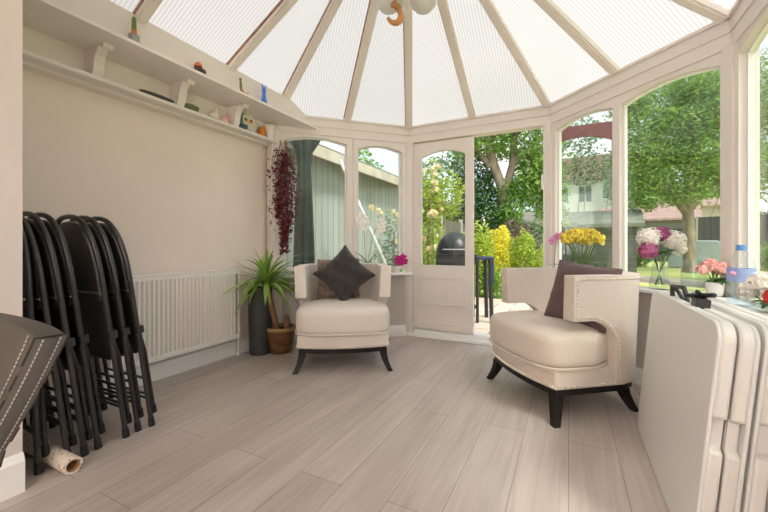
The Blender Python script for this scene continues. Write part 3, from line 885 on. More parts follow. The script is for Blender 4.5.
hm.build('latch', M['blackplastic'], ft, bevel=.004)
folded_table('folded white plastic table second from the room, behind the first', .445, 1.45, 5.4, False)

# ---------------------------------------------------------------- leather dining chair at the lower left
lc = thing('dining_chair', 'taupe leather chair with pale stitching, close by the door jamb', 'chair', (-1.196, .115, 0), R(11.5))
ANG = R(20)
def shell_pt(u, z):
    """u -1..1 across; gently curved back"""
    w = .65; a = u*ANG
    return Vector((w*math.sin(a)*1.08, .20-w*(1-math.cos(a)), z))
def ztop(u): return .828-.022*u-.004*abs(u)**8
mb = MB(); nu, nz = 28, 12; th = .052
outer, inner = [], []
for i in range(nu+1):
    u = -1+2*i/nu; ro, ri = [], []
    for j in range(nz+1):
        q = j/nz; z = .47+(ztop(u)-.47)*q
        nn = Vector((math.sin(u*ANG), math.cos(u*ANG), 0))
        tp = max(.30, (z-.40)/(ztop(u)-.40))
        p = shell_pt(u*tp, z)+Vector((0, .07*q, 0))
        ro.append(p+nn*th*.5); ri.append(p-nn*th*.5)
    outer.append(ro); inner.append(ri)
rows = [outer[i]+list(reversed(inner[i]))+[outer[i][0]] for i in range(nu+1)]
mb.grid(rows)
for r in (rows[0], rows[-1]):
    for j in range(nz): mb.add([r[j], r[j+1], r[2*nz-j], r[2*nz+1-j]], [(0, 1, 2, 3)])
bk = mb.build('backrest', M['leather'], lc, angle=50)
bk.modifiers.new('weld', 'WELD').merge_threshold = .0005
bv = bk.modifiers.new('bevel', 'BEVEL'); bv.width = .014; bv.segments = 3; bv.limit_method = 'ANGLE'; bv.angle_limit = R(50)
# lighter edge band and stitching on the wings
for s in (0, -1):
    e0 = rows[s]
    mb = MB()
    pts_o = [outer[s][j] for j in range(nz+1)]; pts_i = [inner[s][j] for j in range(nz+1)]
    sd = 1 if s == -1 else -1
    ux = Vector((sd*math.cos(ANG), -math.sin(ANG), 0))
    g = [[pts_o[j]+ux*.002, (pts_o[j]+pts_i[j])/2+ux*.012, pts_i[j]+ux*.002] for j in range(nz+1)]
    mb.grid(g); mb.build('edge_band', M['leather2'], bk, angle=70)
    k2 = 2 if s == 0 else nu-2
    for frac, base in ((0, 'in'), (1, 'a'), (2, 'b')):
        st = MB()
        for j in range(nz):
            for m_ in range(3):
                q0 = (m_+.15)/3; q1 = (m_+.75)/3
                if base == 'in':
                    A, B = inner[k2][j], inner[k2][j+1]; nn = Vector((-sd*math.sin(ANG), -math.cos(ANG), 0))*.002
                else:
                    f = .22 if base == 'a' else .78
                    mid = lambda jj: (pts_o[jj]*(1-f)+pts_i[jj]*f)+ux*.0085
                    A, B = mid(j), mid(j+1); nn = Vector((0, 0, 0))
                st.tube([A.lerp(B, q0)+nn, A.lerp(B, q1)+nn], .0014, 5)
        st.build('stitching', M['thread'], bk)
mb = MB(); mb.prism([(.22*math.cos(2*PI*k/28)*(1.0), -.02+.22*math.sin(2*PI*k/28)) for k in range(28)], lambda p: (p[0], p[1], .39), lambda p: (p[0], p[1], .475))
mb.build('seat', M['leather'], lc, bevel=.02)
for sx in (-1, 1):
    for sy in (-1, 1):
        MB().tube([(sx*.12, -.02+sy*.12, .395), (sx*.15, -.02+sy*.15, 0)], [.014, .010], 10).build('leg', M['black'], lc)

# ---------------------------------------------------------------- pots and plants
def leafblade(mb, base, dirv, L, w, droop, fold=.25, n=7):
    p = Vector(base); d = Vector(dirv).normalized(); pts = [p.copy()]
    for i in range(n):
        p = p+d*(L/n); pts.append(p.copy()); d = (d+Vector((0, 0, -droop/n))).normalized()
    ws = [w*(.45+.55*math.sin(min(1, (i/n)*2.2)*PI/2))*(1-(i/n)**3)+.0006 for i in range(n+1)]
    h = Vector((d.x, d.y, 0)); side = Vector((-h.y, h.x, 0)) if h.length > 1e-3 else Vector((1, 0, 0))
    mb.blade(pts, ws, None, fold)
pl = thing('planter', 'tall charcoal cylindrical planter in the corner by the radiator', 'planter', (-2.575, 2.545, 0))
mb = MB(); mb.lathe([(.092, 0), (.098, .01), (.106, .34), (.110, .60), (.110, .615), (.102, .615), (.100, .57), (.0, .57)], seg=36); mb.build('body', M['planter'], pl)
MB().lathe([(0, .565), (.099, .565), (.099, .578), (0, .582)], seg=24).build('soil', M['soil'], pl)

yp = thing('potted_yucca', 'leaning yucca in a glazed brown pot between planter and armchair', 'plant', (-2.435, 2.665, 0))
mb = MB(); mb.lathe([(.095, 0), (.102, .012), (.122, .10), (.132, .19), (.134, .225), (.128, .225), (.124, .20), (0, .20)], seg=36); pot = mb.build('pot', M['glaze'], yp)
MB().lathe([(.132, .205), (.142, .212), (.145, .228), (.141, .242), (.130, .245), (.124, .235), (.126, .21)], seg=36).build('pot_rim', M['rimglaze'], pot)
MB().lathe([(.02, .198), (.126, .198), (.10, .212), (.0, .215)], seg=24).build('soil', M['soil'], yp)
rt = Vector((.893, .449, 0)); fw = Vector((-.449, .893, 0))
b0 = Vector((-.03, -.015, .20)); tip = Vector((.035, -.23, .70))
MB().tube([b0, b0.lerp(tip, .3), b0.lerp(tip, .65), tip], [.031, .028, .026, .024], 12).build('trunk', M['trunk'], yp)
b1 = Vector((.055, .02, .20)); MB().tube([b1, b1+Vector((.004, 0, .14))], [.026, .025], 12).build('stump', M['trunk'], yp)
mb = MB(); rr = random.Random(3)
for i in range(88):
    a = rr.uniform(0, 2*PI); el = rr.choice([rr.uniform(-.25, .35), rr.uniform(.15, 1.0), rr.uniform(.7, 1.35)])
    dv = Vector((math.cos(a)*math.cos(el), math.sin(a)*math.cos(el), math.sin(el)))
    L = rr.uniform(.34, .52) if el < 1 else rr.uniform(.24, .36)
    # keep foliage clear of the wall side
    if dv.x < -.1: L *= 1-.36*min(1, -dv.x/.6)
    leafblade(mb, tip+Vector((rr.uniform(-.012, .012), rr.uniform(-.012, .012), rr.uniform(-.07, .03))), dv, L, rr.uniform(.015, .022), rr.uniform(.4, 1.7))
mb.keep = True
mb.build('foliage', M['yucca'], yp, angle=60)

# socket on the low wall
sk = thing('wall_socket', 'white double socket on the low wall behind the yucca', 'socket')
so = MB().box(.42, .565, -.012, 0, .47, .556).build('plate', M['socket'], sk, bevel=.004)
MB().box(.445, .462, -.016, -.011, .53, .545).build('switch', M['socket'], sk); MB().box(.525, .542, -.016, -.011, .53, .545).build('switch', M['socket'], sk)
for x in (.455, .53): MB().box(x-.012, x+.012, -.0128, -.0118, .488, .505).build('outlet', M['brownfig'], sk)
sk.matrix_world = mA @ Matrix.Translation((-.29, 0, .11))

# dark red hanging garland on the corner
ga = thing('hanging_garland', 'dark red trailing dried garland hanging from the shelf end', 'garland', (-2.545, 2.80, 2.0))
rr = random.Random(12)
sb = MB(); lb = MB()
strands = []
for k, (dx, dy, L, wv) in enumerate([(0, 0, 1.12, .014), (.02, .01, 1.05, .02), (.05, .0, .90, .02), (-.005, -.03, .75, .018), (.045, .02, 1.1, .02), (.03, -.02, .98, .02)]):
    pts = []
    for i in range(14):
        q = i/13
        pts.append(Vector((dx*(1+.8*math.sin(q*2.6))+wv*math.sin(q*9+k), dy+wv*math.cos(q*8+k*2), .04-L*q)))
    sb.tube(pts, .0035, 5); strands.append(pts)
for i in range(2600):
    pts = rr.choice(strands); q = rr.random()**.75; 
    if q < .12: continue
    k = q*12.99; p = pts[int(k)].lerp(pts[int(k)+1], k-int(k))
    wd = .018+.062*math.sin(min(1, q*1.1)*PI)**.8*(1 if q < .9 else .6)
    p = p+Vector((rr.gauss(0, wd*.62), rr.gauss(0, wd*.62), rr.uniform(-.02, .02)))
    p.x = max(p.x, -.17); 
    d = Vector((rr.gauss(0, 1), rr.gauss(0, 1), rr.gauss(-.4, .7))).normalized(); L = rr.uniform(.016, .032)
    nrm = Vector((rr.gauss(0, 1), rr.gauss(0, 1), rr.gauss(0, 1))).normalized()
    lb.blade([p, p+d*L*.5, p+d*L], [.002, L*.42, .001], nrm, .3)
lb.keep = True
sb.build('stem', M['garlandstem'], ga); lb.build('foliage', M['garland'], ga, smooth=False)

# ---------------------------------------------------------------- things on the shelves
def item(name, label, cat, loc, group=None, rz=0): return thing(name, label, cat, loc, rz, group)
o = item('vase', 'white ceramic pot at the far end of the display shelf', 'pot', (-2.62, 2.715, SZ)); MB().lathe([(.034, 0), (.040, .01), (.046, .11), (.048, .135), (.042, .135), (.040, .02), (0, .02)], seg=24).build('body', M['ceramic'], o)
o = item('candle', 'short orange candle beside the white pot on the shelf', 'candle', (-2.625, 2.615, SZ)); MB().lathe([(.030, 0), (.032, .004), (.032, .085), (.028, .09), (0, .088)], seg=20).build('wax', M['orange'], o); MB().tube([(0, 0, .086), (.002, 0, .102)], .0015, 5).build('wick', M['brownfig'], o)
o = item('plate', 'pale plate with yellow centre propped up on the shelf', 'plate', (-2.635, 2.46, SZ))
mb = MB(); pr = Matrix.Rotation(R(78), 4, 'Y'); pm = Matrix.Translation((.0, 0, .092)) @ pr
mb.lathe([(0, 0), (.05, 0), (.088, .012), (.09, .016), (.05, .006), (0, .006)], seg=32); mb.v = [tuple(pm @ Vector(p)) for p in mb.v]; mb.build('dish', M['whitefig'], o)
mb = MB(); mb.tube([tuple(pm @ Vector((.087*math.cos(2*PI*k/32), .087*math.sin(2*PI*k/32), .016))) for k in range(32)], .005, 6, closed=True); mb.build('rim', M['rim'], o)
for dy, dz, mm in ((.0, 0, 'yellowfig'), (-.032, .018, 'olive'), (.03, .02, 'redfig')):
    mb = MB(); mb.lathe([(0, .007), (.017, .007), (.015, .010), (0, .011)], seg=14); mb.v = [tuple(pm @ (Vector(p)+Vector((-dz, dy, 0)))) for p in mb.v]; mb.build('painted_flower', M[mm], o)
o = item('trinket_box', 'small dark teal dish in front of the plate', 'dish', (-2.60, 2.355, SZ)); MB().lathe([(.03, 0), (.045, .006), (.05, .028), (.046, .03), (.03, .012), (0, .012)], seg=20).build('bowl', M['teal'], o)
def bunny(mb, c, s):
    c = Vector(c); mb.ball(c+Vector((0, 0, .035*s)), .036*s, 12, 8, (1, 1.2, 1)); mb.ball(c+Vector((0, .03*s, .078*s)), .024*s, 10, 7)
    for k in (-1, 1): mb.ball(c+Vector((k*.011*s, .026*s, .115*s)), .022*s, 8, 6, (.35, .35, 1.1))
o = item('rabbit_figurine', 'larger cream rabbit figurine on the shelf left of the bracket', 'figurine', (-2.63, 2.085, SZ)); mb = MB(); bunny(mb, (0, 0, 0), 1.05); mb.build('body', M['whitefig'], o, angle=80)
o = item('rabbit_figurine', 'smaller pinkish rabbit figurine on the shelf touching the bracket side', 'figurine', (-2.615, 2.185, SZ)); mb = MB(); bunny(mb, (0, 0, -.004), .7); mb.build('body', M['rosepetal'], o, angle=80)
o = item('tray', 'long dark dish lying on the shelf before the middle bracket', 'tray', (-2.60, 1.60, SZ)); mb = MB(); mb.lathe([(.8, 0), (1, .2), (1.02, .9), (.96, 1), (.9, .35), (0, .3)], seg=24); mb.v = [(x*.032, y*.12, z*.02) for x, y, z in mb.v]; mb.build('dish', M['darkgreen'], o)
o = item('pebble_dish', 'small olive bowl on the shelf just past the middle bracket', 'bowl', (-2.605, 1.86, SZ)); mb = MB(); mb.lathe([(.03, 0), (.05, .014), (.056, .036), (.052, .038), (.04, .016), (0, .014)], seg=20); mb.v = [(x*.7, y*1.25, z) for x, y, z in mb.v]; mb.build('bowl', M['olive'], o)
LT = LZ+.020
o = item('cactus_figurine', 'tall green cactus figurine with orange base in a grey pot on the ledge', 'figurine', (-2.350, 1.305, LT))
MB().lathe([(.022, 0), (.026, .004), (.028, .05), (.022, .052), (0, .05)], seg=16, sy=1.1).build('pot', M['greyfig'], o)
MB().lathe([(.014, .045), (.015, .075), (.012, .08), (0, .082)], seg=12).build('band', M['orangefig'], o)
mb = MB(); mb.tube([(0, 0, .075), (0, 0, .15)], [.013, .012], 12); mb.ball((0, 0, .15), .012, 10, 6); mb.build('cactus', M['green1'], o)
o = item('gnome_figurine', 'squat orange-capped brown figurine on the ledge', 'figurine', (-2.348, 1.735, LT))
mb = MB(); mb.lathe([(.028, 0), (.031, .01), (.027, .045), (.020, .052), (0, .052)], seg=16); mb.build('body', M['brownfig'], o)
MB().lathe([(.029, .045), (.026, .06), (.012, .078), (0, .08)], seg=14).build('cap', M['orangefig'], o)
mb = MB(); mb.ball((0.002, .04, .024), .018, 10, 6, (1, 1, 1.3)); mb.build('sidekick', M['brownfig'], o)
o = item('bird_figurine', 'thin green figurine with red feet on the ledge', 'figurine', (-2.345, 2.125, LT))
mb = MB(); mb.tube([(0, -.012, .03), (0, -.014, .06), (0, -.018, .105)], [.008, .011, .007], 10); mb.ball((0, -.018, .11), .011, 10, 6); mb.build('body', M['green1'], o)
mb = MB(); mb.tube([(0, -.012, .03), (0, .02, .014), (0, .05, .012)], [.008, .007, .004], 8); mb.tube([(0, -.012, .03), (0, -.012, 0)], .006, 8); mb.tube([(0, .02, .014), (0, .03, 0)], .005, 8); mb.tube([(0, .05, .012), (0, .062, .03)], .004, 6); mb.build('legs', M['redfig'], o)
o = item('blue_figurine', 'bright blue upright figurine on the ledge nearest the bay', 'figurine', (-2.345, 2.36, LT))
mb = MB(); mb.lathe([(.026, 0), (.028, .01), (.018, .05), (.014, .085), (.019, .12), (.012, .138), (0, .14)], seg=14); mb.build('body', M['bluefig'], o)
mb = MB()
for k in (-1, 1): mb.tube([(0, k*.010, .13), (0, k*.020, .165)], [.008, .004], 8)
mb.build('ears', M['bluefig'], o)

# ---------------------------------------------------------------- ceiling light at the roof boss
cl = thing('pendant_light', 'brass pendant light with frosted bowl shades under the roof hub', 'light', (HUBX, HUBY, 2.43))
MB().tube([(0, 0, .83), (0, 0, .19)], .012, 10).build('rod', M['brass'], cl)
MB().lathe([(.02, .10), (.05, .13), (.06, .18), (.04, .24), (.015, .27)], seg=20).build('body', M['brass'], cl)
for k in range(3):
    a = R(YAW-90+120*k); d = Vector((math.cos(a), math.sin(a), 0))
    arm = MB().tube([d*.03+Vector((0, 0, .17)), d*.09+Vector((0, 0, .13)), d*.12+Vector((0, 0, .09)), d*.125+Vector((0, 0, .06))], .010, 8).build('arm', M['brass'], cl)
    s = MB().lathe([(.02, .045), (.05, .055), (.080, .09), (.092, .14), (.088, .14), (.077, .092), (.048, .062), (0, .052)], d*.125, seg=24).build('glass_shade', M['frost'], cl)
# lower amber finial scroll and crystal drop
mb = MB()
pts = [Vector((-.035*math.cos(t)-.0, -.03*math.cos(t), .075+.055*math.sin(t))) for t in [R(x) for x in range(70, 331, 20)]]
sc0 = Vector((-.070, -.035, -.085))
mb.tube([p+sc0 for p in pts], [.012, .016, .019, .021, .022, .022, .022, .021, .020, .018, .016, .014, .012, .010][:len(pts)], 10)
mb.tube([pts[0]+sc0, Vector((-.03, -.015, .125)), Vector((0, 0, .14))], .009, 8)
mb.build('scroll', M['amber'], cl)
mb = MB(); mb.lathe([(.0, -.005), (.012, .01), (.020, .035), (.012, .07), (.006, .11)], (-.015, -.01, -.02), seg=8); mb.build('crystal_drop', M['frost'], cl, smooth=False)

# ---------------------------------------------------------------- flowers and things on the sills
SILL = .71
def petals(mb, c, n, R_, size, rr, sc=(1, 1, 1), up=.0):
    """ball-shaped bloom of little petals"""
    c = Vector(c)
    for i in range(n):
        d = Vector((rr.gauss(0, 1), rr.gauss(0, 1), rr.gauss(up, 1))).normalized()
        p = c+Vector((d.x*sc[0], d.y*sc[1], d.z*sc[2]))*R_*rr.uniform(.75, 1.05)
        t = d.orthogonal(); t = Matrix.Rotation(rr.uniform(0, 2*PI), 3, d) @ t
        L = size*rr.uniform(.7, 1.2); dd = (t+d*rr.uniform(.1, .7)).normalized()
        mb.blade([p-dd*L*.5, p, p+dd*L*.5], [L*.15, L*.45, L*.12], d, .25)
def core(mb, c, r, sc=(1, 1, 1)): mb.ball(c, r, 10, 7, sc)
def on_sill(mtx, s, off, z=SILL): return (mtx @ Vector((s, -off, z)))
# hydrangea vase on the C sill
p = on_sill(mC, 1.055, .062)
vz = thing('flower_vase', 'clear glass vase of white and plum hydrangeas behind the tables', 'vase', p)
MB().lathe([(.050, 0), (.056, .004), (.060, .02), (.046, .10), (.034, .18), (.040, .225), (.037, .225), (.031, .18), (.043, .10), (.056, .02), (.0, .012)], seg=28).build('glass', M['vaseglass'], vz)
rr = random.Random(21)
vr = Vector((.893, .449, 0))
heads = [('white_bloom', 'creampetal', -.075, .345, .070, -.01), ('white_bloom', 'creampetal', .085, .325, .066, -.03), ('plum_bloom', 'purplepetal', -.092, .262, .058, -.04), ('plum_bloom', 'purplepetal', .018, .372, .045, .0), ('white_bloom', 'creampetal', .122, .275, .045, -.01)]
for nm, mm, dx, z, r, dy in heads:
    st = MB(); c = vr*dx+fw*dy*.6+Vector((0, 0, z))
    st.tube([Vector((-dx*.2, 0, .03)), Vector((dx*.15, 0, .16)), c*.7+Vector((0, 0, z*.25)), c], .0035, 6)
    s_ = st.build('stem', M['stem'], vz)
    mb = MB(); core(mb, c, r*.8); petals(mb, c, 380, r, .019, rr); mb.keep = True
    o = mb.build(nm, M[mm], vz, smooth=False)
mb = MB()
for i in range(16):
    a = rr.uniform(0, 2*PI); leafblade(mb, Vector((0, 0, .235)), (math.cos(a), math.sin(a)*.6, rr.uniform(.1, .9)), rr.uniform(.06, .12), .02, 1.0)
mb.keep = True; mb.build('leaves', M['leaf'], vz)
# empty glass jar
p = on_sill(mC, 1.262, .065)
jr = thing('glass_jar', 'empty clear glass jar right of the hydrangea vase', 'jar', p)
MB().lathe([(.055, 0), (.062, .006), (.063, .02), (.063, .185), (.066, .195), (.066, .200), (.061, .200), (.059, .185), (.059, .02), (0, .012)], seg=28).build('glass', M['vaseglass'], jr)
MB().tube([(.0655*math.cos(2*PI*k/28), .0655*math.sin(2*PI*k/28), .198) for k in range(28)], .003, 6, closed=True).build('rim', M['vaseglass'], jr)
# salmon roses, low pot by the corner
p = on_sill(mC, 1.385, .085)
rs = thing('rose_posy', 'salmon pink roses in a small pot before the bottle', 'flowers', p)
MB().lathe([(.035, 0), (.045, .07), (.048, .08), (.043, .08), (0, .065)], seg=20).build('pot', M['ceramic'], rs)
for dx, dy, z, r in ((-.035, 0, .175, .034), (.02, -.015, .165, .034), (-.005, .02, .19, .030), (-.07, .0, .155, .026), (.045, .03, .15, .030)):
    mb = MB(); c = vr*dx+fw*dy+Vector((0, 0, z)); core(mb, c, r*.75); petals(mb, c, 90, r, .030, rr, (1, 1, .8)); mb.keep = True; mb.build('bloom', M['rosepetal'], rs, smooth=False)
    MB().tube([Vector((0, 0, .06)), c*.5+Vector((0, 0, z*.3)), c], .003, 6).build('stem', M['stem'], rs)
mb = MB()
for i in range(18):
    a = rr.uniform(0, 2*PI); leafblade(mb, Vector((0, 0, .08)), (math.cos(a), math.sin(a), rr.uniform(.1, .9)), rr.uniform(.05, .09), .018, 1.2)
mb.keep = True; mb.build('leaves', M['leaf'], rs)
# water bottle on the right sill
bt = thing('water_bottle', 'large clear water bottle with blue cap on the right sill', 'bottle', (.745, 2.36, SILL))
MB().lathe([(.040, 0), (.050, .006), (.052, .02), (.050, .06), (.052, .065), (.052, .10), (.050, .105), (.052, .115), (.052, .185), (.046, .215), (.028, .252), (.017, .268), (.016, .278), (.0, .278)], seg=30).build('body', M['water'], bt)
MB().lathe([(.036, .004), (.046, .008), (.048, .02), (.048, .12), (0, .12)], seg=26).build('water', M['waterfill'], bt)
MB().lathe([(.019, .268), (.0195, .27), (.0195, .292), (.018, .296), (0, .296)], seg=20).build('cap', M['bluecap'], bt)
mb = MB(); rows = []
for z in (.120, .182): rows.append([Vector((.0528*math.cos(a), .0528*math.sin(a), z)) for a in [2*PI*k/36 for k in range(37)]])
mb.grid(rows); lab = mb.build('label', M['bluelabel'], bt)
d = Vector((-.30, -.954, 0)); s_ = Vector((-.954, .30, 0))
mb = MB(); c0 = d*.046+s_*.030
mb.ball(c0+Vector((0, 0, .158)), .014, 10, 6, (1, 1, .9)); mb.build('printed_blossom', M['pinkprint'], lab)
# white flowers right of bottle
wf = thing('white_posy', 'white flowers with one red bloom in a low bowl right of the bottle', 'flowers', (.785, 2.175, SILL))
MB().lathe([(.035, 0), (.06, .02), (.068, .05), (.064, .05), (.05, .02), (0, .015)], seg=22).build('bowl', M['vaseglass'], wf)
for dx, dy, z, r, mm in ((-.02, .03, .125, .048, 'creampetal'), (.03, .06, .10, .045, 'creampetal'), (-.045, .085, .085, .035, 'creampetal'), (-.02, -.06, .075, .024, 'redpetal')):
    mb = MB(); c = Vector((dx, dy, z)); core(mb, c, r*.75); petals(mb, c, 110, r, .03, rr); mb.keep = True; mb.build('bloom', M[mm], wf, smooth=False)
    MB().tube([Vector((0, 0, .02)), c], .003, 6).build('stem', M['stem'], wf)
mb = MB()
for i in range(18):
    a = rr.uniform(0, 2*PI); leafblade(mb, Vector((0, 0, .04)), (math.cos(a), math.sin(a), rr.uniform(.1, .7)), rr.uniform(.05, .08), .014, 1.0)
mb.keep = True; mb.build('leaves', M['leaf'], wf)
gt = thing('glass_tray', 'low pale blue glass tray under the water bottle side of the sill', 'tray', (.745, 2.215, SILL))
# (tray sits under the posy) -- removed below
bpy.data.objects.remove(gt)

# yellow bouquet in a glass vase, orchids on the C sill
p = on_sill(mC, .43, .062)
yb = thing('yellow_bouquet', 'yellow chrysanthemum bouquet in a short glass vase behind the right armchair', 'flowers', p)
MB().lathe([(.045, 0), (.055, .005), (.056, .10), (.060, .12), (.056, .12), (.052, .10), (.051, .012), (0, .010)], seg=26).build('glass', M['vaseglass'], yb)
st = MB()
for i in range(16):
    a = 2*PI*i/16; st.tube([Vector((.02*math.cos(a), .02*math.sin(a), .02)), Vector((.03*math.cos(a), .03*math.sin(a), .15)), Vector((.10*math.cos(a), .045*math.sin(a), .30))], .004, 5)
st.build('stems', M['stem'], yb)
mb = MB(); cdir = vr
for i in range(230):
    x, y = rr.uniform(-1, 1), rr.uniform(-1, 1)
    if x*x+y*y > 1: continue
    z = .335+.095*(1-x*x-y*y)**.5-.10*rr.random()**1.5*(1-.5*(x*x+y*y))
    c = vr*x*.178+fw*y*.075+Vector((0, 0, z)); core(mb, c, .014); petals(mb, c, 20, .020, .018, rr, (1, 1, .7), .4)
mb.keep = True; mb.build('blooms', M['yellowpetal'], yb, smooth=False)
def orchid(name, label, loc, stems, leaves, mpet, potm, poth=.10, potr=.05, petal=.032, seed=5):
    rr = random.Random(seed)
    t = thing(name, label, 'plant', loc)
    MB().lathe([(potr*.75, 0), (potr*.8, .004), (potr, poth), (potr*1.06, poth+.004), (potr*.95, poth), (0, poth-.012)], seg=24).build('pot', potm, t)
    mb = MB()
    for (dx, dy, dz, L, w, dr) in leaves: leafblade(mb, Vector((0, 0, poth-.01)), vr*dx+fw*dy+Vector((0, 0, dz)), L, w, dr, .3)
    mb.keep = True; mb.build('leaves', M['leaf'], t)
    for (pts, fl) in stems:
        P = [vr*x+Vector((0, 0, z)) for x, z in pts]
        s = MB().tube([Vector((0, 0, poth-.01))]+P, .0028, 6).build('flower_stem', M['brownstem'], t)
        for (x, z, r) in fl:
            mb = MB(); c = vr*x+Vector((0, 0, z))-fw*.02
            fn = (-fw+Vector((rr.uniform(-.4, .4), rr.uniform(-.4, .4), rr.uniform(-.2, .3)))).normalized(); a0 = rr.uniform(0, 1)
            ux = fn.orthogonal().normalized(); uy = fn.cross(ux)
            for k in range(5):
                a = a0+2*PI*k/5; d = ux*math.cos(a)+uy*math.sin(a)
                mb.blade([c, c+d*r*.5+fn*.006, c+d*r], [r*.12, r*.42, r*.10], fn, .1)
            mb.ball(c+fn*.008, r*.2, 8, 5); mb.keep = True
            mb.build('bloom', mpet, s, smooth=False)
    return t
# white orchid in the A window
p = on_sill(mA, .93, .062)
orchid('white_orchid', 'tall white orchid in a white pot behind the left armchair', p,
       [([(-.02, .18), (-.03, .38), (-.045, .52), (-.09, .60)], [(-.055, .52, .05), (-.09, .565, .05), (-.02, .565, .05), (-.06, .60, .05), (-.10, .50, .042), (-.03, .48, .042), (.005, .51, .04)]),
        ([(.02, .2), (.06, .40), (.12, .53)], [(.13, .50, .045), (.16, .47, .045), (.12, .44, .04), (.17, .53, .035), (.145, .555, .035)])],
       [(-.8, 0, .7, .20, .022, .9), (.9, 0, .8, .30, .022, .5), (.6, .2, .9, .22, .022, .8), (-.5, -.2, .9, .22, .022, 1.0), (.8, -.3, .3, .2, .024, 1.0)], M['orchidwhite'], M['ceramic'], .10, .05)
p = on_sill(mA, 1.255, .062)
orchid('magenta_orchid', 'short magenta orchid at the right end of the left sill', p,
       [([(.02, .13), (.05, .17)], [(.03, .155, .048), (.075, .165, .048), (.055, .115, .045), (.095, .125, .042), (.02, .115, .038)])],
       [(-.8, 0, .6, .15, .024, 1.4), (-.5, -.2, .5, .12, .026, 1.6), (-.3, .1, .9, .14, .022, .8), (.7, 0, .5, .10, .02, 1.3)], M['magenta'], M['ceramic'], .07, .05, seed=8)
p = on_sill(mC, .135, .062)
orchid('pink_orchid', 'pink orchid leaning over the left end of the right sill', p,
       [([(-.01, .16), (.005, .30), (.03, .37), (.08, .375)], [(-.035, .335, .04), (.005, .375, .04), (.04, .385, .04), (.085, .38, .04)])],
       [(-.8, 0, .35, .14, .024, 1.5), (.8, 0, .7, .15, .022, 1.2), (.4, -.3, .6, .12, .022, 1.3)], M['orchidpink'], M['ceramic'], .08, .045, seed=11)
p = on_sill(mC, .285, .062)
orchid('leafy_orchid', 'flowerless orchid with long green leaves beside the yellow bouquet', p,
       [([(-.02, .2), (-.03, .34), (-.06, .50)], [])],
       [(-.9, 0, .55, .19, .024, .9), (.9, 0, .75, .22, .026, .7), (.7, -.2, .45, .17, .024, 1.0), (-.6, -.2, .8, .14, .022, .8), (.2, -.3, .9, .13, .02, .8)], M['orchidpink'], M['ceramic'], .10, .05, seed=13)
p = on_sill(mC, .60, .062)
orchid('pink_pot_plant', 'small broad-leaved plant in a pink pot by the window mullion', p, [],
       [(-.9, 0, .35, .16, .030, .5), (-.5, -.2, .8, .11, .022, .8), (.5, 0, .9, .10, .018, .8), (-.8, .2, .6, .12, .024, .8)], M['orchidpink'], M['rosepetal'], .09, .042, seed=15)
#PART3
# ================================================================ OUTSIDE
GZ = -.10
pv = MB().box(-6.0, .98, 3.86, 7.9, GZ-.2, GZ).build('patio_ground', M['paving'], smooth=False); structure(pv, 'pinkish paved patio outside the garden doors')
pv3 = MB().box(-6.0, WX-.13, -3, 3.86, GZ-.2, GZ).build('side_path_ground', M['paving'], smooth=False); structure(pv3)
g = MB(); g.box(-40, 45, 7.9, 60, GZ-.3, GZ-.02); g.box(.98, 45, -12, 7.9, GZ-.3, GZ-.02); g.box(-40, -6, -12, 7.9, GZ-.3, GZ-.02)
structure(g.build('lawn', M['lawn'], smooth=False), 'sunlit lawn around the patio')

def foliage(name, blobs, n, size, m, parent=None, seed=1, fill=.55, up=.3):
    """leafy mass: leaves scattered through ellipsoid blobs (centre, radii)"""
    rr = random.Random(seed); mb = MB()
    vol = [b[1][0]*b[1][1]*b[1][2] for b in blobs]; tot = sum(v**.67 for v in vol)
    vs, fs = [], []
    for (c, r), v in zip(blobs, vol):
        k = int(n*v**.67/tot)
        for i in range(k):
            d = Vector((rr.gauss(0, 1), rr.gauss(0, 1), rr.gauss(0, 1))).normalized()*(1-fill*rr.random()**1.6)
            j = 1+.16*math.sin(5*d.x+c[0]*3)+.14*math.sin(6*d.z+4*d.y+c[2]*5)
            p = Vector((c[0]+d.x*r[0]*j, c[1]+d.y*r[1]*j, c[2]+d.z*r[2]*j))
            a = Vector((rr.gauss(0, 1), rr.gauss(0, 1), rr.gauss(0, .6))).normalized(); b = a.cross(Vector((rr.gauss(0, .6), rr.gauss(0, .6), 1))).normalized()
            L = size*rr.uniform(.6, 1.3); w = L*.42; o = len(vs)
            vs += [p-a*L*.5, p+b*w*.5, p+a*L*.5, p-b*w*.5]; fs.append((o, o+1, o+2, o+3))
    me = bpy.data.meshes.new(name); me.from_pydata([tuple(v) for v in vs], [], fs); me.materials.append(m)
    o = bpy.data.objects.new(name, me); col.objects.link(o)
    if parent is not None: o.parent = parent
    return o
def bush(name, label, cat, loc, blobs, n, size, m, seed, group=None, stems=True):
    t = thing(name, label, cat, loc, group=group)
    foliage('foliage', blobs, n, size, m, t, seed)
    if stems:
        rr = random.Random(seed+99); mb = MB()
        for c, r in blobs[:5]:
            mb.tube([Vector((c[0]*.3, c[1]*.3, 0)), Vector((c[0]*.8, c[1]*.8, max(.05, c[2]*.5))), Vector(c)], [.035, .025, .012], 6)
        mb.build('stems', M['bark'], t)
    return t
def W(u, depth, z=None, v=None):
    lat = (u-384)/367*depth
    c, s = math.cos(R(YAW)), math.sin(R(YAW))
    return Vector((-s*depth+c*lat, c*depth+s*lat, GZ))
CX, SXn = Vector((.893, .449, 0)), Vector((-.449, .893, 0))

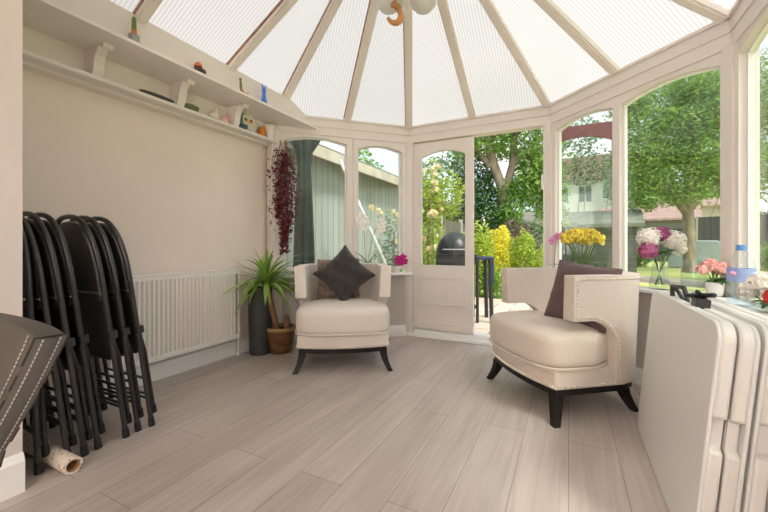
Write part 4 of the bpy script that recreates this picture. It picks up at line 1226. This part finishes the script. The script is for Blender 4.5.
# --- neighbour's long timber garden building (left)
def shed(name, label, cat, A, B, depth, h, wallm, roofm, over=.35, rise=.5):
    A = Vector(A); B = Vector(B); d = (B-A).normalized(); n = Vector((-d.y, d.x, 0)); L = (B-A).length
    t = thing(name, label, cat, (A.x, A.y, GZ), math.atan2(d.y, d.x))
    MB().box(0, L, 0, depth, 0, h).build('walls', wallm, t, smooth=False)
    mb = MB(); mb.prism([(-over, h-.05), (-over, h+.06), (depth/2, h+rise+.06), (depth+over, h+.06), (depth+over, h-.05), (depth/2, h+rise-.05)], lambda p: (-over, p[0], p[1]), lambda p: (L+over, p[0], p[1]))
    mb.build('roof', roofm, t, smooth=False)
    MB().box(-over, L+over, -over-.03, -over+.01, h-.14, h+.02).build('fascia_board', M['shedroof'], t, smooth=False)
    return t
shed('garden_building', 'long grey-green boarded outbuilding with pale eaves beyond the left windows', 'outbuilding', (-3.48, 3.3, 0), (-3.48, 7.7, 0), 3.0, 2.50, M['shedboard'], M['feltroof'], .3, .75)
# folded dark parasol close outside the left window
pa = thing('folded_parasol', 'dark green folded parasol standing outside the left window', 'parasol', (-2.88, 3.56, GZ))
MB().tube([(0, 0, 0), (0, 0, 2.75)], .025, 12).build('pole', M['parasolpole'], pa)
MB().lathe([(.22, 0), (.24, .02), (.22, .06), (.05, .08), (.04, .14)], seg=24).build('base', M['greywall'], pa)
mb = MB(); rows = []
for z, r in ((.55, .09), (.75, .115), (1.2, .105), (1.75, .085), (2.05, .07), (2.25, .09), (2.4, .17), (2.55, .21), (2.62, .12), (2.66, .03)):
    rows.append([Vector((r*(1+.22*math.sin(8*a))*math.cos(a), r*(1+.22*math.sin(8*a))*math.sin(a), z)) for a in [2*PI*k/64 for k in range(65)]])
mb.grid(rows); mb.build('canopy', M['parasolcloth'], pa, angle=60)
# cantilever pole leaning (white)
a_ = Vector((-1.86, 4.58, 0)); b_ = Vector((-2.95, 4.45, 0))
pp = thing('leaning_pole', 'long white pole leaning against the outbuilding, outside the left window', 'pole', (a_.x, a_.y, GZ))
top = Vector((b_.x-a_.x, b_.y-a_.y, 2.24-GZ))
MB().tube([Vector((0, 0, .0)), top], .022, 10).build('shaft', M['parasolpole'], pp)
MB().tube([Vector((0, 0, 0)), top*.03], .026, 10).build('rubber_end', M['rubber'], pp)
# rose outside A window right
q = W(391, 5.3); bush('rose_bush', 'pale climbing rose outside the left sill by the corner post', 'shrub', (q.x, q.y, GZ), [((0, 0, .7), (.28, .25, .6)), ((.05, 0, 1.3), (.25, .22, .4))], 900, .075, M['leafgrey'], 31)
rb = MB(); rr = random.Random(5)
for i in range(26):
    c = Vector((rr.uniform(-.25, .3), rr.uniform(-.25, .1), rr.uniform(.4, 1.7))); petals(rb, c, 18, .03, .05, rr)
o = [x for x in bpy.data.objects if x.name.startswith('rose_bush')][0]; rb.keep = True; rb.build('blooms', M['rosecream'], o, smooth=False)

# --- left boundary fence receding behind the door
def fence(label, A, B, h, m, step=1.83, group=None, ph=.1):
    A = Vector(A); B = Vector(B); d = (B-A).normalized(); L = (B-A).length
    t = thing('garden_fence', label, 'fence', (A.x, A.y, GZ), math.atan2(d.y, d.x), group)
    MB().box(0, L, -.012, .012, .03, h).build('boards', m, t, smooth=False)
    k = 0
    while k*step <= L+.01:
        x = k*step; MB().box(x-.05, x+.05, -.055, .055, 0, h+ph).build('post', M['post'], t, smooth=False); k += 1
    MB().box(0, L, .012, .05, h*.5-.04, h*.5+.04).build('rail', M['post'], t, smooth=False)
    return t
qa, qb = Vector((-3.25, 7.9, 0)), Vector((-3.05, 13.4, 0))
fence('weathered board fence with pale posts behind the closed door leaf', (qa.x, qa.y, 0), (qb.x, qb.y, 0), 1.85, M['fenceboard'], 1.9)
# climbing roses on that fence
q = W(428, 6.7)
rs2 = bush('climbing_rose', 'tall cream and yellow climbing rose seen through the door glass', 'shrub', (q.x, q.y, GZ), [((0, 0, 1.3), (.30, .3, 1.0)), ((.02, 0, 2.0), (.34, .3, .6)), ((.25, .3, 2.05), (.40, .3, .4)), ((-.1, 0, .6), (.3, .3, .5))], 3600, .10, M['leaflime'], 41)
rb = MB()
for i in range(34):
    c = Vector((rr.uniform(-.32, .38), rr.uniform(-.4, .0), rr.uniform(1.0, 2.5))); petals(rb, c, 20, .038, .065, rr)
rb.keep = True; rb.build('blooms', M['rosecream'], rs2, smooth=False)
q = W(433, 5.3)
lily = thing('cream_lily', 'single cream flower on a tall stem left of the barbecue', 'flower', (q.x, q.y, GZ))
MB().tube([(0, 0, 0), (.01, 0, .7), (0, 0, 1.52)], [.010, .008, .006], 8).build('stem', M['stem'], lily)
mb = MB(); petals(mb, (0, 0, 1.56), 40, .06, .08, rr, (1, 1, .8), .3); mb.keep = True; mb.build('bloom', M['rosecream'], lily, smooth=False)

# --- barbecue
q = W(459, 5.5)
bb = thing('barbecue', 'black hooded barbecue with side shelf behind the door leaf', 'barbecue', (q.x, q.y, GZ), R(YAW-6))
mb = MB(); mb.ball((-.055, 0, .97), 1, 28, 18, (.285, .27, .345)); hood = mb.build('hood', M['bbq'], bb, angle=60)
MB().tube([(-.25, -.27, 1.05), (-.25, -.31, 1.05), (.14, -.31, 1.05), (.14, -.27, 1.05)], .012, 8).build('hood_handle', M['chrome'], hood)
MB().box(-.34, .23, -.26, .26, .84, .985).build('firebox', M['bbq'], bb, bevel=.01)
MB().box(-.32, .20, -.275, -.258, .86, .95).build('control_panel', M['bbq'], bb)
MB().box(.23, .46, -.22, .22, .90, .945).build('side_shelf', M['navy'], bb, bevel=.008)
MB().box(.40, .47, -.235, -.18, .55, .945).build('shelf_apron', M['navy'], bb, bevel=.01)
for x in (-.32, .24, .42):
    for y in (-.21, .21):
        MB().tube([(x, y, .9), (x+(.02 if x > .3 else 0), y, 0)], .022 if x < .4 else .03, 8).build('leg', M['bbq'], bb)
MB().box(-.30, .24, -.21, .21, .20, .225).build('lower_shelf', M['bbq'], bb)

# --- shrubs in the middle
def pb(u, d, *a, **k): 
    q = W(u, d); return (q.x, q.y, GZ)
bush('golden_conifer', 'bright golden-yellow rounded conifer beyond the open doorway', 'shrub', pb(499, 9.2), [((0, 0, .72), (.36, .36, .75)), ((.05, 0, 1.22), (.26, .26, .40)), ((-.12, 0, 1.0), (.28, .28, .4))], 6500, .07, M['leafyellow'], 51)
bush('lime_shrub', 'lime-green rounded shrub to the right of the golden conifer', 'shrub', pb(521, 9.0), [((0, 0, .7), (.36, .36, .72)), ((.1, 0, 1.05), (.26, .26, .35))], 4500, .075, M['leaflime'], 52)
bush('border_shrub', 'loose bright green border shrub left of the golden conifer', 'shrub', pb(477, 8.2), [((0, 0, .75), (.42, .4, .8)), ((.12, 0, 1.0), (.3, .3, .35)), ((-.25, 0, .95), (.35, .3, .4))], 4800, .085, M['leaflime'], 53)
bush('low_green_shrub', 'low mid-green shrub at the patio edge below the golden conifer', 'shrub', pb(497, 7.9), [((0, 0, .28), (.32, .3, .32)), ((-.25, 0, .35), (.28, .25, .36))], 2600, .07, M['leafivy'], 54)
bush('yellow_border_plant', 'pale yellow-green plant at the doorway right edge', 'shrub', pb(541, 8.6), [((0, 0, .5), (.26, .26, .55))], 2200, .07, M['leaflime'], 55)
bush('heather_shrub', 'purplish heather-like shrub behind the golden conifer', 'shrub', pb(508, 11.5), [((0, 0, 1.0), (.5, .4, .95)), ((.5, 0, .9), (.45, .4, .85))], 3200, .09, M['heather'], 56)
bush('grey_green_shrub', 'grey-green shrub in front of the dark shed beyond the doorway', 'shrub', pb(529, 12.2), [((0, 0, 1.0), (.55, .4, .9))], 2400, .10, M['leafgrey'], 57)
# dark evergreen and ivy-clad tree
bush('dark_evergreen', 'dark evergreen tree left of the ivy-clad trunk', 'tree', pb(473, 13.5), [((0, 0, 2.2), (.95, .9, 1.9)), ((.1, 0, 3.5), (.8, .7, 1.1)), ((.5, 0, 1.8), (.8, .7, 1.6)), ((-.5, .3, 1.4), (.8, .7, 1.2))], 9000, .17, M['leafdark'], 61)
iv = thing('ivy_tree', 'tall forked tree with ivy-covered trunk beyond the doorway', 'tree', pb(508, 13.0))
tk = MB(); tk.tube([(0, 0, 0), (-.05, 0, 1.5), (-.1, 0, 2.6), (-.25, 0, 3.0)], [.26, .23, .20, .19], 14)
L_ = lambda x, z: CX*x+Vector((0, 0, z))
tk.tube([L_(-.08, 2.7), L_(-.26, 3.3), L_(-.55, 4.1), L_(-.72, 5.0), L_(-.9, 7)], [.19, .17, .16, .14, .10], 12)
tk.tube([L_(-.08, 2.7), L_(-.02, 3.3), L_(.16, 4.0), L_(.25, 5.2), L_(.5, 7)], [.18, .15, .13, .12, .08], 12)
tk.tube([L_(-.62, 3.9), L_(-1.2, 4.6), L_(-1.8, 5.2)], [.12, .09, .06], 8)
tk.tube([L_(.22, 4.0), L_(.9, 4.7), L_(1.6, 5.2)], [.11, .08, .05], 8)
tk.build('trunk', M['bark'], iv)
fb = [(L_(.0, 1.3), (.55, .5, 1.2)), (L_(.1, 2.4), (.55, .5, .8)), (L_(-.15, 2.0), (.5, .5, .7)), (L_(.35, 3.1), (.45, .4, .6)), (L_(-.1, 3.0), (.36, .36, .45))]
foliage('ivy', [(tuple(c), r) for c, r in fb], 9500, .11, M['leafivy'], iv, 62)
fb = [(L_(1.0, 4.2), (1.0, .9, .9)), (L_(-.2, 4.6), (.5, .9, .5)), (L_(1.0, 3.4), (.9, .9, .8)), (L_(-.5, 5.4), (.9, .9, .6)), (L_(1.3, 3.1), (.7, .7, .8)), (L_(-1.5, 4.6), (.8, .8, .5)), (L_(.3, 5.6), (1.6, 1.2, .8)), (L_(-.4, 6.3), (2.4, 1.6, 1.0)), (L_(1.5, 2.2), (.55, .6, .8))]
foliage('crown', [(tuple(c), r) for c, r in fb], 15000, .19, M['leafmid'], iv, 63, fill=.85)
# overhanging branch seen in the sky of the door pane
bush('distant_birch', 'airy tree with drooping leaves behind the climbing rose', 'tree', pb(452, 17), [((-.5, 0, 4.9), (1.0, .6, .45)), ((.4, 0, 4.6), (.55, .6, .7)), ((.5, 0, 3.9), (.4, .5, .4)), ((-1.6, 0, 3.6), (.9, .6, .5)), ((.9, 0, 5.6), (1.0, .6, .6))], 1500, .24, M['leafgrey'], 64, stems=True)
bush('left_tree', 'small airy tree above the outbuilding roof', 'tree', pb(362, 17.5), [((0, 0, 5.2), (.6, .6, .8)), ((.6, 0, 4.7), (.5, .5, .4))], 420, .26, M['leafmid'], 65)
bush('green_hedge', 'broad lime-green hedge above the board fence', 'hedge', pb(452, 13.8), [((-1.1, 0, 1.7), (1.1, .7, 1.0)), ((.2, 0, 1.6), (1.0, .7, .9)), ((-.3, 0, 2.3), (.9, .6, .5))], 4600, .15, M['leaflime'], 66)

# --- dark garden shed beyond doorway right
def gable_house(name, label, cat, loc, rz, w, d, h, rise, wallm, roofm, wins=(), over=.25, winm=None):
    t = thing(name, label, cat, loc, rz)
    MB().box(-w/2, w/2, 0, d, 0, h).build('walls', wallm, t, smooth=False)
    mb = MB(); mb.prism([(-over, h-.08), (-over, h+.06), (d/2, h+rise+.06), (d+over, h+.06), (d+over, h-.08), (d/2, h+rise-.08)], lambda p: (-w/2-over, p[0], p[1]), lambda p: (w/2+over, p[0], p[1]))
    mb.build('roof', roofm, t, smooth=False)
    mb = MB(); mb.prism([(0, h-.01), (d, h-.01), (d/2, h+rise-.03)], lambda p: (-w/2+.02, p[0], p[1]), lambda p: (w/2-.02, p[0], p[1])); mb.build('gable', wallm, t, smooth=False)
    for (x0, x1, z0, z1) in wins:
        f = MB().box(x0, x1, -.06, .0, z0, z1).build('window', M['upvc'], t, smooth=False)
        m = MB(); k = max(1, round((x1-x0)/.55)); ww = (x1-x0)/k
        for i in range(k): m.box(x0+i*ww+.05, x0+(i+1)*ww-.05, -.075, -.06, z0+.06, z1-.06)
        m.build('pane', M['darkpane'], f, smooth=False)
    return t
gable_house('garden_shed', 'dark boarded shed glimpsed right of the ivy-clad tree', 'shed', pb(544, 14.2), R(YAW-14), 1.7, 2.0, 1.9, .55, M['fencedark'], M['feltroof'])

# --- view through the right windows
gable_house('summer_house', 'low grey-green shed with felt roof behind the yellow bouquet', 'shed', pb(588, 15.5), R(YAW-30), 3.4, 2.4, 1.95, .65, M['darkshed'], M['feltroof'])
wh = gable_house('white_house', 'distant white house with brown roof beyond the right windows', 'house', pb(588, 40), R(YAW-32), 8.4, 6.0, 6.2, 2.6, M['render'], M['brownroof'],
            [(-2.6, -1.4, 4.5, 5.7), (-.7, .3, 4.4, 5.8), (1.0, 2.3, 4.6, 5.6), (2.9, 3.8, 4.6, 5.6)], .4)
wh.scale = (1.33, 1.33, 1.33)
gable_house('brick_house', 'distant orange brick house behind the pink-roofed garage', 'house', pb(688, 46), R(YAW-36), 9, 7, 6.0, 2.6, M['brick'], M['tileroof'], [(-1.5, -.3, 2.4, 3.6), (.8, 1.9, 2.4, 3.6)], .3)
gr = gable_house('garage', 'long grey garage with pinkish tiled roof beneath the big tree', 'garage', pb(644, 27), R(YAW-38), 6.0, 5.6, 3.0, 1.3, M['greywall'], M['tileroof'], (), .25)
MB().box(-3.0, -.8, -.05, 0, 0.1, 2.3).build('garage_door', M['fencedark'], gr, smooth=False)
MB().box(-.2, 2.2, -.05, 0, 0.1, 2.3).build('garage_door', M['fencedark'], gr, smooth=False)
qa, qb = W(697, 23), W(850, 18.5)
fence('dark blue-grey board fence behind the big tree trunk', (qa.x, qa.y, 0), (qb.x, qb.y, 0), 2.9, M['fencedark'], 1.83)
# big tree
bt_ = thing('broadleaf_tree', 'big spreading leafy tree filling the right window', 'tree', pb(689, 15.5))
bt_.scale = (1.34, 1.34, 1.34)
tk = MB(); tk.tube([(0, 0, 0), (.02, 0, .9), (-.03, 0, 1.9), (.0, 0, 3.2), (.1, 0, 5)], [.20, .16, .15, .13, .08], 14)
tk.tube([L_(0, 1.8), L_(-.6, 2.5), L_(-1.4, 3.0)], [.14, .10, .05], 9); tk.tube([L_(0, 2.0), L_(.6, 2.7), L_(1.5, 3.2)], [.13, .10, .05], 9)
tk.build('trunk', M['bark'], bt_)
fb = [(L_(-1.2, 2.9), (.95, .9, .55)), (L_(-.4, 2.45), (.9, .9, .45)), (L_(-1.5, 3.7), (.9, 1.0, .6)), (L_(-.3, 3.6), (1.1, 1.1, .65)), (L_(.9, 3.0), (1.1, 1.1, .6)), (L_(1.8, 3.6), (1.2, 1.1, .7)),
      (L_(-1.0, 4.6), (1.2, 1.2, .7)), (L_(.4, 4.7), (1.4, 1.2, .8)), (L_(2.0, 4.8), (1.2, 1.2, .7)), (L_(.0, 5.7), (1.6, 1.4, .8)), (L_(1.6, 6.0), (1.5, 1.3, .8)), (L_(-1.45, 2.2), (.6, .7, .32)), (L_(-1.8, 5.3), (.8, .9, .6))]
foliage('crown', [(tuple(c), r) for c, r in fb], 42000, .13, M['leafacer'], bt_, 71, fill=.9)
bush('hedge_tree', 'airy grey-green tree behind the open red door leaf', 'tree', pb(570, 22), [((-1.2, 0, 5.3), (1.5, 1.2, 1.5)), ((.9, 0, 5.8), (1.0, 1, 1.6)), ((-1.5, 0, 7.2), (1.6, 1.2, 1.0)), ((2.2, 0, 5.3), (.7, .9, 1.3)), ((.6, 0, 7.8), (2.0, 1.2, .8)), ((-2.2, 0, 3.6), (.9, .9, .9))], 4600, .25, M['leafgrey'], 72)
bush('backdrop_tree', 'dark leafy tree far behind the big spreading tree', 'tree', pb(672, 33), [((-2.5, 0, 7), (2.6, 2, 2.4)), ((1.5, 0, 8), (3.2, 2, 3.0)), ((5.5, 0, 7.5), (3, 2, 3)), ((-.5, 0, 11.5), (3.6, 2, 2.4)), ((4.5, 0, 12.5), (3.4, 2, 2.4)), ((2, 0, 16), (3.6, 2, 2.4))], 9000, .5, M['leafmid'], 78)
bush('tall_hedge_tree', 'dark green tree row behind the fence on the right', 'tree', pb(775, 24.5), [((0, 0, 1.6), (1.6, 1.2, 1.5)), ((1.8, 0, 2.2), (1.8, 1.2, 2.0)), ((-1.0, 0, 2.8), (1.0, .9, .9)), ((2.2, 0, 4.2), (1.4, 1.1, .9))], 7000, .2, M['leafdark'], 73)
bush('right_edge_tree', 'leafy tree close outside the right-hand window', 'tree', pb(800, 10.5), [((.2, 0, 3.0), (.9, .9, .8)), ((-.3, 0, 3.7), (.6, .8, .5)), ((.6, 0, 2.0), (1.0, .9, .7))], 3800, .15, M['leafacer'], 74)
bush('lawn_shrub', 'rounded green shrub on the lawn edge left of the garage', 'shrub', pb(634, 20), [((0, 0, .55), (.5, .5, .65)), ((.3, 0, .35), (.5, .5, .4))], 2600, .12, M['leafmid'], 75)
bush('right_lawn_shrub', 'dark green shrub on the lawn below the board fence', 'shrub', pb(752, 17.0), [((0, 0, .45), (.7, .5, .55)), ((.9, 0, .6), (.8, .6, .7))], 3600, .12, M['leafmid'], 76)
cv = thing('covered_bench', 'pale grey covered garden seat on the far lawn by the tree trunk', 'bench', pb(701, 18.5), R(YAW-38))
cv.scale = (1.4, 1.4, 1.4)
mb = MB(); mb.prism([(-.95, 0), (.95, 0), (.95, .45), (.75, .55), (.45, .98), (-.55, 1.0), (-.75, .58), (-.95, .48)], lambda p: (p[0], -.4, p[1]), lambda p: (p[0], .4, p[1]))
mb.build('cover', pbr('bench_cover', srgb(168, 178, 182), .6, var=.08, vscale=4), cv, bevel=.05, bseg=3)

# ================================================================ LIGHT
w = bpy.data.worlds.new('sky'); scene.world = w; w.use_nodes = True
nt = w.node_tree; nt.nodes.clear()
wo = nt.nodes.new('ShaderNodeOutputWorld'); bg = nt.nodes.new('ShaderNodeBackground')
tc = nt.nodes.new('ShaderNodeTexCoord'); mp = nt.nodes.new('ShaderNodeMapping'); mp.inputs['Scale'].default_value = (1, 1, 2.4)
nz = nt.nodes.new('ShaderNodeTexNoise'); nz.inputs['Scale'].default_value = 3.2; nz.inputs['Detail'].default_value = 6
rp = nt.nodes.new('ShaderNodeValToRGB'); rp.color_ramp.elements[0].position = .40; rp.color_ramp.elements[1].position = .60
rp.color_ramp.elements[0].color = (.70, .80, .93, 1); rp.color_ramp.elements[1].color = (1, .985, .965, 1)
nt.links.new(tc.outputs['Generated'], mp.inputs[0]); nt.links.new(mp.outputs[0], nz.inputs['Vector']); nt.links.new(nz.outputs['Fac'], rp.inputs[0])
nt.links.new(rp.outputs[0], bg.inputs[0]); nt.links.new(bg.outputs[0], wo.inputs[0])
bg.inputs[1].default_value = SKY = 1.15
sun = bpy.data.lights.new('sun', 'SUN'); sun.energy = 2.4; sun.angle = R(16); sun.color = (1, .95, .86)
so_ = bpy.data.objects.new('sun', sun); col.objects.link(so_); so_.rotation_euler = (R(38), 0, R(60))
def fill_light(loc, e, size, colr=(1, .93, .84)):
    l = bpy.data.lights.new('room_lamp', 'AREA'); l.energy = e; l.size = size; l.shape = 'DISK'; l.color = colr
    o = bpy.data.objects.new('room_lamp', l); col.objects.link(o); o.location = loc; return o
fill_light((-.5, -1.2, 2.43), 12, .6, (1, .95, .88))  # unseen overhead fill, added to brighten the interior
# large frontal fill added behind the camera, near the rear house wall
wl = bpy.data.lights.new('window_daylight', 'AREA'); wl.shape = 'RECTANGLE'; wl.size = 2.2; wl.size_y = 1.5; wl.energy = 72; wl.color = (1, .99, .98)
wo_ = bpy.data.objects.new('window_daylight', wl); col.objects.link(wo_); wo_.location = (-.575, -2.52, 1.55); wo_.rotation_euler = (R(90), 0, R(180))
wf_ = MB(); 
for a in ((-1.75, -1.69, .74, 2.36), (.54, .60, .74, 2.36), (-1.69, .54, .74, .80), (-1.69, .54, 2.30, 2.36), (-.60, -.55, .8, 2.3)): wf_.box(a[0], a[1], -2.60, -2.54, a[2], a[3])
structure(wf_.build('window_house', M['upvc'], smooth=False))  # unseen invented window frame, added to go with the rear fill
vs = scene.view_settings
vs.view_transform = 'Standard'; vs.look = 'None'; vs.gamma = 1; vs.exposure = 0.5
try: vs.use_curve_mapping = False
except Exception: pass
scene.cycles.max_bounces = 10; scene.cycles.diffuse_bounces = 6; scene.cycles.transparent_max_bounces = 24
scene.cycles.sample_clamp_indirect = 6
